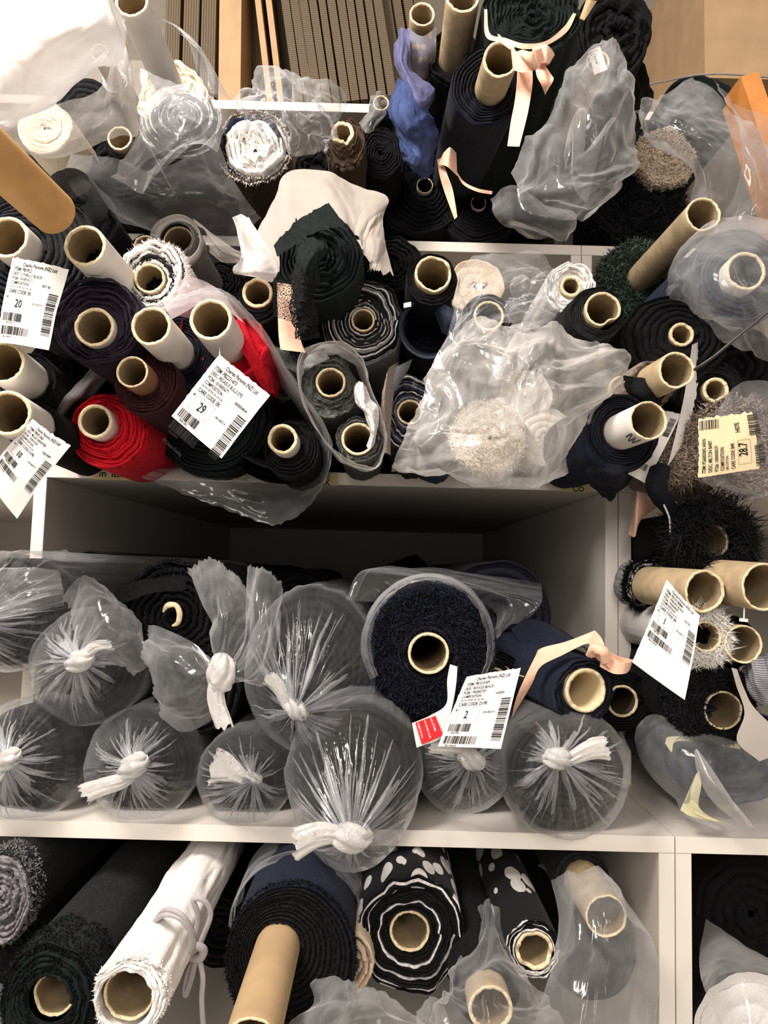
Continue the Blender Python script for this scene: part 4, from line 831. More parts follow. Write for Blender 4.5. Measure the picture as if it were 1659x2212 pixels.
# big clear bag, centre right
roll('cream towelling roll glowing through the big clear bag', (1062, 940), None, 82, ['cream', 'ivory'], d=.96, N=3, wav=.03, g=.0015, zj=.001, fur=(['cream', 'ivory'], 3500, .005, .02), L=.9)
roll('second cream roll beside it in the big clear bag', (1185, 940), None, 66, ['ivory', 'cream'], d=.98, N=3, wav=.05, g=.0015, zj=.001, L=.9)
roll('cream roll higher inside the big clear bag', (1140, 850), None, 60, 'ivory', d=1.04, N=3, wav=.05, g=.0015, zj=.001, L=.7)
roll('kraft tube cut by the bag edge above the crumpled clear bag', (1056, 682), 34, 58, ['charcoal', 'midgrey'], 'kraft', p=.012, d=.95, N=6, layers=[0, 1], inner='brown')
roll('brown roll dimly seen at the top of the big clear bag', (1030, 610), None, 66, 'tan', d=1.02, N=2, g=.001, zj=.001, wav=.08, L=.6)
roll('dark roll inside the lower corner of the big clear bag', (945, 985), None, 46, 'slate', d=.97, N=4, wav=.08, L=.6)
bb = sheet('plastic_bag', 'huge crumpled clear bag covering the cream rolls', 'plastic bag',
      [[(985, 745, .90), (1030, 700, .86), (1090, 690, .84), (1150, 690, .84), (1220, 700, .84), (1290, 730, .86)], [(930, 790, .90), (990, 760, .84), (1070, 740, .81), (1150, 740, .80), (1240, 760, .82), (1340, 745, .86)],
       [(912, 850, .88), (980, 830, .83), (1070, 820, .79), (1150, 810, .78), (1230, 820, .80), (1368, 775, .86)], [(908, 905, .87), (970, 900, .82), (1060, 890, .79), (1150, 880, .77), (1230, 880, .80), (1335, 850, .85)],
       [(880, 960, .88), (960, 965, .83), (1060, 960, .80), (1150, 960, .79), (1220, 945, .82), (1290, 920, .88)], [(850, 1012, .92), (950, 1020, .87), (1050, 1032, .86), (1130, 1030, .85), (1200, 1015, .88), (1250, 960, .92)], [(845, 1020, .98), (940, 1026, .98), (1040, 1045, .95), (1120, 1042, .95), (1195, 1028, .96), (1248, 1000, .98)]],
      'filmmilk', amp=.034, fr=6, seed=61, res=(170, 170), fine=.5)
part_sheet(bb, 'bag_layer', [[(995, 590, .93), (1030, 560, .90), (1100, 545, .89), (1170, 555, .90), (1215, 590, .92)], [(985, 650, .91), (1030, 630, .87), (1100, 610, .86), (1160, 610, .87), (1210, 630, .9)], [(975, 700, .9), (1010, 690, .87), (1050, 650, .85), (1120, 660, .86), (1200, 680, .88)], [(950, 760, .89), (975, 760, .87), (1000, 740, .85), (1080, 700, .85), (1160, 710, .86)]], 'filmmid', amp=.020, fr=8, seed=67, res=(90, 90), fine=1)
part_sheet(bb, 'bag_layer', [[(1110, 600, .88), (1150, 590, .86), (1200, 600, .88)], [(1100, 660, .86), (1140, 650, .84), (1190, 660, .86)], [(1100, 710, .86), (1130, 710, .83), (1190, 710, .86)]], 'filmmid', amp=.03, fr=12, seed=71, res=(60, 60), fine=2, an=(2, 1))
part_sheet(bb, 'bag_layer', [[(985, 640, .88), (1000, 660, .87)], [(970, 720, .87), (990, 745, .86)], [(930, 800, .86), (965, 830, .85)], [(908, 890, .85), (940, 900, .84)], [(906, 930, .86), (930, 925, .85)]], 'filmmid', amp=.008, fr=9, seed=73, res=(90, 16))
roll('white crinkled roll with a small kraft core beside the big clear bag', (1234, 618), 24, 58, ['white', 'ivory'], 'kraft', p=.004, d=1.02, N=7, wav=.07, g=.012, zj=.006, wall=.3)
gr = roll('dark grey roll with a split kraft tube right of the white crinkled roll', (1303, 668), 40, 62, 'charcoal', 'kraft', p=.01, d=.88, N=7, off=(-10, 4), dent=.28, wall=.13)
part_sheet(gr, 'loose_flap', [[(1200, 690, .93), (1230, 655, .92), (1262, 630, .92)], [(1215, 705, .91), (1240, 690, .90), (1262, 680, .90)], [(1245, 728, .92), (1255, 725, .91), (1270, 720, .91)]], 'charcoal', amp=.004, res=(24, 24))
roll('dark green tweed roll with a long kraft tube', (1520, 463), 40, 84, ['green'], 'kraft', p=.20, d=.88, N=6, wav=.05, ax=(-.03, 0), fur=(['green', 'green', 'green', 'greenlight'], 9000, .009, .05, .0010), wall=.12, dent=.12)
roll('blue black roll with a wide cream ring inside the hazy side bag', (1612, 585), 44, 112, 'slate', 'white', p=.02, d=.88, N=7, wav=.04, inner='slate', L=.3)
sheet('plastic_bag', 'hazy bag around the blue black roll at the picture side', 'plastic bag',
      [[(1440, 640, .96), (1450, 590, .90), (1500, 520, .88), (1560, 478, .90), (1690, 470, .92)], [(1455, 650, .92), (1500, 610, .84), (1540, 560, .82), (1600, 530, .82), (1690, 520, .86)], [(1490, 680, .90), (1540, 660, .82), (1580, 620, .80), (1630, 600, .80), (1700, 590, .84)],
       [(1530, 710, .90), (1580, 700, .84), (1620, 680, .82), (1660, 660, .82), (1710, 650, .85)], [(1560, 740, .93), (1600, 760, .88), (1640, 772, .87), (1680, 770, .87), (1710, 760, .9)]], 'filmmid', amp=.016, fr=6, seed=81, res=(90, 90))
# right-hand lower cluster of that tier
roll('black velvet roll with a small ragged kraft core below the tweed roll', (1473, 722), 27, 112, B, 'kraft', p=.002, d=.92, N=5, g=.003, wav=.05, wall=.26, torn=.2, ex=(1.05, .9), off=(-15, 10), ax=(.05, 0))
roll('brown fur trimmed roll on a dented kraft tube held by the wire', (1463, 800), 42, 52, ['taupe', 'brown'], 'kraft', p=.06, d=.82, N=4, wav=.1, ax=(-.10, 0), dent=.1, layers=[0, 1], wall=.13, L=.44)
roll('black roll with a kraft tube pressed against the crumpled clear bag', (1345, 840), 30, 46, B, 'kraft', p=.006, d=.92, N=4, wall=.2)
roll('black velvet roll with a crushed oval kraft core left of the grey fur bag', (1547, 843), 29, 82, B, 'kraft', p=.002, d=.92, N=5, wav=.06, wall=.26, dent=.2, off=(-10, 10))
sheet('fabric_fold', 'black cloth tongue between two kraft tubes', 'fabric', [[(1345, 810, .90), (1375, 815, .86), (1410, 820, .85)], [(1355, 850, .89), (1385, 850, .85), (1425, 850, .86)], [(1385, 880, .9), (1410, 880, .87), (1430, 870, .88)]], B, amp=.006, res=(24, 24))
nr = roll('navy roll on a scribbled white tube, its cloth spilling over the shelf edge', (1402, 908), 43, 88, 'navyblack', 'white', p=.065, d=.80, N=8, wav=.03, zj=.003, body='navy', ax=(-.12, 0), off=(-6, 4), wall=.1, L=.42)
part_sheet(nr, 'hanging_cloth', [[(1256, 960, .93), (1290, 985, .88), (1340, 990, .87), (1400, 975, .90)], [(1250, 1000, .94), (1285, 1020, .88), (1340, 1025, .86), (1385, 1000, .90)], [(1262, 1025, .95), (1290, 1050, .93), (1330, 1055, .92), (1370, 1025, .93)], [(1285, 1050, .98), (1300, 1070, .97), (1320, 1078, .97), (1345, 1055, .98)]], 'navyblack', amp=.012, fr=7, seed=7, res=(60, 60))
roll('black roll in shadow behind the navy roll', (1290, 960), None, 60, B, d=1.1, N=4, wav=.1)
cord('handwriting_stroke', None, None, [(1352, 944, .812), (1364, 938, .805), (1358, 952, .803), (1372, 946, .80), (1366, 956, .80), (1384, 950, .798)], .0009, 'ink', nr)
roll('black cloth filling the corner between the velvet rolls', (1600, 790), None, 100, B, d=1.02, N=4, wav=.08)
roll('black cloth bundle under the tweed roll', (1420, 880), None, 90, B, d=1.06, N=4, wav=.08, L=.8)
fr_ = roll('brown teddy fur bundle hanging behind the two white labels', (1478, 970), None, 58, 'furbrown', d=.90, N=3, wav=.1, ex=(.8, 1.2), fur=(['furbrown', 'taupe', 'tan'], 7000, .009, .06, .0012), L=.3)
gf = roll('grey brown fur roll inside the clear bag at the picture side', (1610, 960), None, 110, 'furbrown', d=.90, N=5, wav=.1, fur=(['furbrown', 'taupe'], 4500, .010, .05, .0012), L=.8)
sheet('plastic_bag', 'clear bag over the grey brown fur roll', 'plastic bag', [[(1490, 940, .90), (1540, 880, .86), (1600, 830, .85), (1690, 820, .87)], [(1500, 990, .87), (1550, 950, .82), (1610, 920, .81), (1700, 910, .83)], [(1510, 1030, .88), (1560, 1020, .83), (1620, 1010, .82), (1700, 1000, .84)], [(1530, 1058, .93), (1570, 1066, .90), (1620, 1070, .90), (1700, 1068, .90)]], 'film', amp=.018, fr=7, seed=91, res=(80, 80))
sheet('fabric_fold', 'mauve fabric fold lying on the shelf edge under the fur', 'fabric', [[(1500, 1000, .92), (1530, 1010, .90), (1560, 1050, .93)], [(1490, 1040, .95), (1520, 1050, .92), (1550, 1062, .95)], [(1500, 1066, .99), (1525, 1070, .97), (1550, 1068, .99)]], 'taupe', amp=.008, res=(30, 30), seed=8)
cord('wire_hook', 'dark bent wire hooked into the dented kraft tube', 'wire', [(1500, 799, .815), (1508, 793, .808), (1538, 773, .80), (1545, 768, .80), (1600, 722, .79), (1670, 665, .78)], .0016, 'wire')
st = roll('silver polythene roll standing behind the tweed roll', (1330, 620), None, 30, 'light', d=1.15, N=3, wav=.05, L=.6)
# open bag round the red and black rolls
ub = sheet('plastic_bag', 'wide open bag round the red and black rolls, hem hanging over the shelf', 'plastic bag',
      [[(116, 905, .86), (185, 805, .84), (325, 668, .82), (400, 632, .82), (478, 622, .82), (560, 700, .84), (650, 840, .86), (716, 950, .88), (695, 1060, .97), (605, 1132, 1.0), (480, 1098, 1.0), (330, 1040, .99), (160, 975, .93)],
       [(128, 912, .90), (198, 815, .88), (335, 685, .86), (400, 650, .86), (478, 640, .86), (556, 715, .88), (640, 845, .9), (700, 945, .92), (690, 1020, .99), (600, 1060, 1.005), (475, 1045, 1.005), (335, 1015, .99), (175, 965, .95)],
       [(170, 915, 1.02), (225, 830, 1.0), (350, 715, .98), (410, 680, .98), (478, 670, .98), (550, 740, 1.0), (620, 850, 1.02), (670, 930, 1.04), (665, 990, 1.05), (590, 1020, 1.05), (475, 1016, 1.05), (350, 1005, 1.05), (210, 960, 1.05)]],
      'filmmid', closed=True, amp=.007, fr=6, res=(60, 220), seed=55, ragged=.004)
part_sheet(ub, 'bag_flap', [[(350, 650, .84), (400, 600, .86), (470, 622, .86), (520, 690, .86)], [(370, 690, .82), (430, 660, .84), (480, 660, .84), (530, 700, .84)]], 'filmpink', amp=.008, fr=8, seed=57, res=(20, 50))
# price tags of that tier
cord('tag_string', None, None, [(474, 745, .83), (475, 770, .80)], .0006, 'tag', price_tag('upright white price tag numbered 29 hanging on the black roll', [(474, 766, .80), (584, 854, .79), (478, 990, .80), (371, 899, .81)], stdtag('PB2231473', 'PEGASUS BULLS EYE', '1010005677', '29', 'EK', 'B000004034') + [('t', '00T: Reset Clothing', .1, 1.50, .05)], bend=(.01, .01), seed=2))
price_tag('large bright price tag numbered 20 at the picture side', [(28, 556, .76), (148, 582, .75), (106, 757, .74), (-8, 738, .75)], stdtag('PB3922', 'OTHELLO BLACK', '1010010121', '20', 'EK', 'BAT 00'), bend=(.03, .02), curl=.02, seed=5)
price_tag('crumpled grey price tag numbered 10 hanging over the shelf edge', [(72, 905, .74), (152, 962, .73), (40, 1120, .78), (-32, 1028, .78)], stdtag('PB0921063', 'MILLED NEWSTER', '1020010100', '10', 'D1PK', 'PGR 9049'), bend=(.05, .03), curl=.06, seed=9)
price_tag('torn cream label numbered 28.7 stuck on the grey brown fur bag', [(1508, 1032, .82), (1508, 905, .81), (1625, 890, .80), (1640, 1012, .81)], [('t', 'ITEM: PG6003005 IAKN', .06, .12, .06), ('t', 'DESC: MILTON BABY', .06, .22, .06), ('t', 'PCE#: 13000000337', .06, .32, .055), ('t', 'COMPOSITION:', .06, .42, .06), ('t', '50% COTTON', .06, .49, .04), ('t', 'CARE CODE: B4K', .06, .60, .06), ('t', '28.7', .26, .82, .14), ('o', .12, .66, .42, .22), ('t', 'H07E', .68, .72, .08), ('v', .80, .02, .16, .34, 3), ('b', .05, .95, .40, .16, 4), ('b', .60, .88, .36, .2, 6)], bend=(.04, .03), mat='tagcream', seed=12, ragged=.06)
price_tag('tall blank white card standing behind the dented kraft tube', [(1495, 745, .90), (1512, 735, .93), (1490, 930, .92), (1440, 1010, .90)], [], bend=(.02, .02), cat='card', name='paper_card', seed=15)
price_tag('white price tag tucked under the scribbled white tube', [(1400, 880, .90), (1472, 895, .90), (1395, 1045, .90), (1348, 1020, .88)], [('v', .74, .2, .2, .6, 3), ('b', .06, 1.75, .7, .2, 8), ('t', 'BLACK', .3, .5, .12), ('t', 'PB12000', .1, .9, .1), ('b', .1, 1.2, .4, .12, 9)], bend=(.02, .02), seed=17)
# ---------------------------------------------------------------- tier of tied bags
tied_bag('tied clear bag at the bottom row end cut by the picture side', (55, 1640), 126, .88, (18, 1640), .81, (-1, -.8), seed=101, ax=(.25, 0), L=.6, innerlabel='black roll in the bottom bag at the picture side', ks=.013)
tied_bag('tied clear bag in the bottom row with its twisted tail pointing down', (305, 1650), 118, .885, (288, 1655), .81, (-1, -.75), seed=102, innerlabel='black roll in the bottom bag with the downward twisted tail', ks=.015, tl=.05, tw=.011)
tied_bag('tied clear bag in the bottom row with a fanned flat tail', (528, 1678), 100, .89, (548, 1682), .82, (-1, .2), seed=103, innerlabel='black roll in the bottom bag with the fanned tail', ks=.008, tl=.042, tw=.020)
tied_bag('big tied bag bulging over the shelf edge in the middle of the bottom row', (765, 1665), 146, .82, (760, 1808), .735, (-1, -.1), seed=104, innerlabel='black roll in the big bulging bag', ks=.017, drop=.030, pleat=.14, tl=.048, tw=.014, np_=4, ax=(0, .03))
tied_bag('tied clear bag under the price tag numbered 2', (1000, 1655), 100, .90, (1018, 1640), .80, (-1, .45), seed=105, innerlabel='black roll in the bag under the price tag numbered 2', ks=.013, tl=.04, tw=.006)
tied_bag('round tied bag at the bottom row end beside the shelf seam', (1222, 1670), 136, .85, (1205, 1638), .77, (1, .15), seed=106, fab='charcoal', innerlabel='dark grey roll in the round bag beside the shelf seam', ks=.013, tl=.045, tw=.012, np_=4)
tied_bag('tied clear bag in the upper row above the twisted tail', (190, 1440), 124, .91, (172, 1428), .82, (1, .55), seed=107, innerlabel='black roll in the upper bag left of the black fleece', ks=.014, tl=.035, tw=.006)
tied_bag('loosely gathered bag at the upper row end', (20, 1320), 150, .92, (-70, 1345), .84, (-1, -.2), seed=108, ax=(.45, 0), L=.4, innerlabel='black roll in the uppermost gathered bag', ex=(1.0, .85), pleat=.2)
tied_bag('large clear tied bag in the upper row with a small tear', (672, 1445), 148, .88, (640, 1532), .80, (-1, .85), seed=109, innerlabel='black roll in the large bag with the small tear', ks=.012, tl=.04, tw=.008, ex=(.95, 1.2), np_=4)
fl = roll('black fleece roll with a hooked scrap of card in its centre', (368, 1335), None, 118, B, d=.90, N=7, wav=.06, g=.010, ex=(1.05, 1.0), fur=(['black', 'charcoal'], 3500, .004, .03))
cord('card_scrap', None, None, [(352, 1322, .888), (362, 1308, .882), (380, 1308, .88), (388, 1325, .882), (384, 1345, .886), (372, 1352, .892)], [.0012, .0035, .003, .0035, .003, .0012], 'rim', fl, flat=.5)
part_sheet(fl, 'fleece_flap', [[(240, 1285, .90), (280, 1262, .88), (330, 1250, .88), (400, 1245, .90)], [(248, 1308, .89), (290, 1295, .87), (335, 1280, .87), (400, 1275, .89)]], B, amp=.006, res=(20, 50))
roll('black fleece roll showing beneath the loose tied film', (420, 1500), None, 92, B, d=.90, N=5, wav=.05)
lf = empty('plastic_bag', 'open loose film gathered to a knot over the black fleece roll', 'plastic bag', P(470, 1440, .80))
part_sheet(lf, 'film_fan', [[(410, 1240, .86), (450, 1212, .84), (500, 1225, .84), (545, 1275, .86)], [(425, 1265, .83), (465, 1260, .80), (510, 1280, .80), (548, 1310, .83)], [(450, 1330, .80), (475, 1330, .77), (505, 1340, .77), (545, 1350, .80)], [(455, 1400, .785), (470, 1400, .765), (490, 1400, .765), (515, 1400, .785)], [(462, 1445, .775), (470, 1447, .768), (478, 1447, .768), (486, 1445, .775)]], 'filmmid', amp=.016, fr=9, seed=111, res=(90, 80), an=(.6, 2), ragged=.008)
part_sheet(lf, 'film_fan', [[(535, 1222, .86), (560, 1230, .83), (600, 1270, .83), (612, 1330, .86)], [(530, 1290, .84), (555, 1300, .80), (590, 1330, .80), (605, 1390, .83)], [(525, 1370, .81), (545, 1390, .78), (570, 1420, .78), (595, 1465, .81)], [(500, 1430, .785), (515, 1450, .772), (530, 1465, .772), (560, 1490, .79)], [(480, 1440, .775), (484, 1452, .77), (484, 1460, .77), (490, 1468, .775)]], 'filmmid', amp=.016, fr=8, seed=113, res=(90, 80), an=(.6, 2), ragged=.006)
part_sheet(lf, 'film_fan', [[(322, 1355, .84), (308, 1395, .81), (330, 1470, .80), (345, 1550, .82)], [(350, 1365, .82), (345, 1410, .78), (365, 1500, .78), (390, 1582, .80)], [(400, 1390, .80), (400, 1430, .77), (415, 1510, .77), (440, 1570, .79)], [(440, 1420, .785), (445, 1440, .765), (450, 1480, .765), (470, 1535, .78)], [(460, 1440, .775), (462, 1446, .768), (466, 1455, .768), (472, 1465, .775)]], 'filmmid', amp=.018, fr=8, seed=115, res=(90, 80), an=(.6, 2), ragged=.006)
knot(lf, P(478, 1455, .765), .017, (.05, -1), 117, tl=.045, tw=.009)
sheet('plastic_bag', 'torn open film mouth hanging beside the upper row tied bag', 'plastic bag', [[(140, 1290, .86), (170, 1360, .84), (200, 1410, .83), (290, 1455, .86)], [(180, 1240, .86), (215, 1320, .82), (245, 1380, .81), (305, 1445, .84)], [(220, 1255, .88), (255, 1310, .84), (280, 1360, .83), (312, 1430, .86)], [(240, 1300, .9), (270, 1320, .88), (292, 1350, .87), (310, 1400, .89)]], 'filmmid', amp=.016, fr=8, seed=119, res=(70, 80), ragged=.006)
sheet('plastic_bag', 'film skirt spreading from the gathered bag at the upper row end', 'plastic bag', [[(-60, 1320, .84), (0, 1335, .83), (60, 1325, .82), (138, 1305, .85)], [(-60, 1280, .85), (0, 1290, .83), (60, 1280, .82), (135, 1270, .84)], [(-60, 1230, .87), (0, 1230, .85), (60, 1230, .84), (128, 1238, .85)]], 'filmmid', amp=.012, fr=10, seed=121, res=(50, 80), an=(2, .6))
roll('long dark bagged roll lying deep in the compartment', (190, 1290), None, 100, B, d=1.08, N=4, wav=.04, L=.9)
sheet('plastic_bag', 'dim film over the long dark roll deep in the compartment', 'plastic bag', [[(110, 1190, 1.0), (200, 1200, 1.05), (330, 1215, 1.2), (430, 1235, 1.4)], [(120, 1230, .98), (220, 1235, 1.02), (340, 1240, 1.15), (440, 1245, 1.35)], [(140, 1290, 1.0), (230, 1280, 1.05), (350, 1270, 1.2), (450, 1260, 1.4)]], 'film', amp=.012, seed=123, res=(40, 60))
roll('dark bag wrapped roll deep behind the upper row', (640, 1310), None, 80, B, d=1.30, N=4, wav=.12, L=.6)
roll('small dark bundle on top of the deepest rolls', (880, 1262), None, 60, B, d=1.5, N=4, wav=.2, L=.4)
nb = roll('shaggy blue black boucle roll with a smooth kraft tube', (926, 1412), 44, 128, 'navyblack', 'kraft', p=.012, d=.86, N=7, wav=.02, fur=(['navyblack', 'navy', 'navyblack'], 11000, .009, .05, .0010), wall=.14, off=(6, -4))
part_sheet(nb, 'film_sleeve', [[(926 + math.cos(a) * rx, 1392 + math.sin(a) * ry, d) for a in np.linspace(math.radians(150), math.radians(395), 14)] for rx, ry, d in ((128, 136, .855), (140, 148, .87), (142, 152, .95), (128, 140, 1.1))], 'film', amp=.008, fr=9, seed=131, res=(50, 130), an=(2.4, .5), ragged=.004)
roll('dark navy roll in film behind the boucle roll', (1080, 1330), None, 118, 'navyblack', d=1.02, N=5, wav=.04)
sheet('plastic_bag', 'sharp edged clear film over the rolls behind the boucle roll', 'plastic bag', [[(765, 1290, .92), (800, 1225, .95), (900, 1225, 1.0), (1000, 1235, 1.0), (1170, 1262, 1.0)], [(770, 1300, .90), (805, 1240, .92), (900, 1235, .96), (1010, 1255, .97), (1172, 1290, .96)], [(1050, 1310, .96), (1080, 1290, .95), (1100, 1290, .95), (1130, 1300, .95), (1165, 1310, .94)], [(1055, 1400, .93), (1070, 1385, .92), (1100, 1350, .93), (1120, 1345, .93), (1140, 1340, .94)]], 'filmthin', amp=.008, fr=7, seed=133, res=(80, 90))
nk = roll('navy roll tied with a peach ribbon, kraft tube lined with paper', (1266, 1492), 47, 70, ['navyblack', 'black'], 'kraft', p=.004, d=.83, N=6, wav=.05, wall=.18, zj=.004, off=(0, 4), body='navy', ax=(-.22, .05), L=.62, inner='tagcream')
part_sheet(nk, 'cloth_cap', [[(1150, 1420, .93), (1200, 1395, .90), (1262, 1400, .86), (1310, 1440, .84)], [(1110, 1370, 1.0), (1160, 1345, .98), (1220, 1370, .95), (1290, 1420, .93)], [(1100, 1340, 1.1), (1160, 1335, 1.1), (1230, 1370, 1.1), (1270, 1400, 1.1)]], 'navy', amp=.004, res=(30, 40))
rb3 = empty('ribbon', 'wide peach ribbon knotted round the navy roll', 'ribbon', P(1290, 1400, .83))
band(rb3, 'ribbon_band', [[(1105, 1552, .86), (1118, 1530, .86)], [(1118, 1500, .845), (1148, 1480, .845)], [(1155, 1420, .84), (1168, 1440, .835)], [(1170, 1400, .84), (1215, 1415, .83)], [(1225, 1385, .835), (1262, 1392, .825)], [(1285, 1362, .83), (1282, 1392, .82)]], res=(70, 12))
band(rb3, 'ribbon_band', [[(1286, 1362, .82), (1272, 1385, .82)], [(1300, 1380, .805), (1275, 1405, .805)], [(1308, 1405, .80), (1278, 1420, .80)], [(1296, 1420, .81), (1276, 1412, .81)]])
band(rb3, 'bow_loop', [[(1275, 1405, .805), (1290, 1425, .805)], [(1300, 1398, .79), (1312, 1440, .79)], [(1325, 1412, .795), (1325, 1450, .795)], [(1345, 1420, .80), (1345, 1452, .80)], [(1368, 1425, .80), (1360, 1448, .80)]])
band(rb3, 'bow_loop', [[(1368, 1428, .80), (1358, 1450, .80)], [(1352, 1432, .78), (1350, 1455, .785)], [(1330, 1425, .79), (1325, 1455, .79)], [(1300, 1400, .80), (1296, 1440, .80)]])
cord('knot', None, None, [(1276, 1415, .80), (1285, 1402, .79), (1304, 1408, .785), (1310, 1428, .79)], .0060, 'pink', rb3, flat=.6)
roll('black roll in deep shadow beside the peach bow', (1345, 1515), 34, 66, B, 'kraft', p=.004, d=.96, N=5, inner='brown')
roll('black roll with a kraft tube hidden behind the price tag numbered 2', (1068, 1475), 32, 68, B, 'kraft', p=.01, d=.93, N=5)
t2 = price_tag('clean price tag numbered 2 hanging between the boucle roll and the navy roll', [(1008, 1462, .80), (1125, 1443, .79), (1082, 1618, .77), (946, 1612, .78)], stdtag('PB10 0169', 'BOUCLE BLACK', '1902002729', '2', 'D1PK', '16302FA'), bend=(.02, .02), seed=21)
cord('tag_string', None, None, [(1092, 1440, .90), (1112, 1455, .84), (1132, 1462, .83)], .0008, 'kraft', t2)
wl = sheet('price_tag', 'red and white warning label curling below the kraft tube', 'price tag', [[(972, 1435, .83), (988, 1440, .83)], [(966, 1470, .82), (985, 1480, .82)], [(964, 1520, .80), (976, 1530, .80)], [(930, 1545, .79), (958, 1590, .79)], [(890, 1562, .79), (900, 1615, .79)]], 'tag', amp=0, res=(50, 12))
rp = price_tag(None, [(897, 1561, .786), (941, 1546, .786), (957, 1588, .786), (911, 1609, .786)], [('w', 'FABRIC IS CUT', .16, .03, .115), ('w', 'RECOGNISED AFTER', .48, .03, .098), ('w', 'NO CLAIMS', .80, .03, .13)], seed=3, cat=None, name='red_panel', mat='redink')
on(wl, rp)
# right compartment of that tier
roll('blue black coat cloth roll under the peach paper', (1410, 1185), None, 66, 'navyblack', d=1.08, N=3, wav=.05, ex=(1.0, .9), L=.8)
roll('black feathered roll with a kraft tube deep inside it', (1538, 1168), 38, 76, B, 'kraft', p=-.012, d=.90, N=5, wav=.06, fur=(['black', 'charcoal', 'black'], 7000, .018, .06, .0011))
roll('kraft tube with a curled torn mouth above the price tag numbered 1', (1524, 1278), 47, 52, [B], 'kraft', p=.10, d=.82, N=4, ax=(-.16, .03), torn=.12, wall=.12, dent=.1, L=.12, nofab=True, name='card_tube', cat='card tube')
roll('silver wrapped black roll end beside the shelf divider', (1418, 1264), None, 56, [B, 'light'], d=.96, N=5, wav=.05, layers=[0, 0, 0, 0, 1], L=.5, body='light', fur=([B], 3000, .008, .01))
roll('wide kraft tube cut by the picture side below the feathered roll', (1652, 1268), 52, 58, B, 'kraft', p=.10, d=.80, N=4, ax=(-.12, .05), wall=.1, L=.10, nofab=True, name='card_tube', cat='card tube')
roll('black cloth roll sprinkled with tiny white dots', (1400, 1400), None, 76, 'dots', d=1.1, N=3, wav=.05, L=.7)
roll('white fur trimmed tube behind the price tag numbered 1', (1526, 1375), 34, 52, 'white', 'kraft', p=.002, d=.835, N=3, wav=.03, fur=(['white'], 5000, .009, .04, .0007), ex=(1, 1.1))
roll('black roll with a clean kraft tube under the plastic tag pin', (1607, 1392), 41, 56, B, 'kraft', p=.03, d=.83, N=5, wall=.1)
roll('black fleece roll behind the price tag numbered 1', (1440, 1500), None, 78, B, d=1.05, N=5, wav=.05, fur=([B, 'charcoal'], 2500, .005, .03))
roll('black fur roll with a wide kraft tube above the corner bag', (1563, 1535), 41, 88, B, 'kraft', p=-.004, d=.86, N=6, wav=.04, fur=([B, 'charcoal'], 5000, .006, .05), off=(-22, -15), wall=.1)
kf = sheet('fabric_fold', 'grey knitted fabric folded at the picture side', 'fabric', [[(1605, 1440, .86), (1612, 1490, .84), (1640, 1530, .84)], [(1625, 1425, .83), (1632, 1470, .82), (1660, 1520, .82)], [(1650, 1415, .84), (1662, 1460, .82), (1690, 1500, .83)], [(1680, 1400, .86), (1690, 1450, .84), (1710, 1490, .85)]], 'knit', amp=.010, fr=8, res=(50, 50), an=(2, .5))
tp = cord('tag_pin', 'plastic tag pin dangling under the wide kraft tube', 'tag pin', [(1608, 1305, .82), (1607, 1335, .82), (1606, 1340, .82)], .0008, 'tag')
part_sheet(tp, 'pin_head', [[(1597, 1335, .819), (1597, 1342, .819)], [(1616, 1337, .819), (1616, 1344, .819)]], 'tag', amp=0, res=(3, 3))
sheet('price_tag', 'beige price tag seen edge-on hanging over the black fur roll', 'price tag', [[(1580, 1442, .82), (1592, 1446, .82)], [(1590, 1480, .81), (1608, 1490, .81)], [(1608, 1540, .80), (1630, 1530, .80)], [(1592, 1600, .79), (1690, 1590, .79)], [(1640, 1645, .785), (1700, 1620, .785)]], 'tissue', amp=.002, res=(40, 20))
price_tag('curled price tag numbered 1 in the right bookcase', [(1440, 1252, .80), (1512, 1330, .79), (1478, 1512, .78), (1366, 1430, .79)], stdtag('PB137180886', 'WIBORG BLACK', '1705004035', '1', 'B4', '16417FA'), bend=(-.04, .03), curl=.05, seed=25)
sheet('paper_scrap', 'peach paper scrap wedged beside the shelf divider', 'paper', [[(1372, 1062, .97), (1380, 1062, .95), (1420, 1095, .97)], [(1366, 1110, .97), (1376, 1115, .95), (1400, 1108, .97)], [(1358, 1155, .97), (1372, 1158, .96), (1378, 1120, .97)]], 'pink', amp=.002, res=(20, 20))
zp = sheet('fabric_strap', 'navy strap with a zip trailing from the fur bundle', 'strap', [[(1400, 1010, .90), (1430, 1000, .88), (1450, 1010, .90)], [(1395, 1050, .90), (1415, 1055, .88), (1440, 1050, .90)], [(1410, 1085, .92), (1430, 1085, .90), (1455, 1080, .92)], [(1440, 1115, .94), (1450, 1110, .92), (1465, 1110, .93)], [(1462, 1150, .95), (1466, 1150, .94), (1470, 1150, .94)]], 'navyblack', amp=.005, res=(50, 24), seed=6)
cord('zip_teeth', None, None, [(1434, 1090, .895), (1446, 1120, .90), (1450, 1160, .91), (1465, 1200, .92)], .0012, 'light', zp)
roll('dark roll inside the big corner bag', (1590, 1640), None, 122, 'slate', d=.90, N=5, wav=.04, ex=(1.2, .85), L=.8)
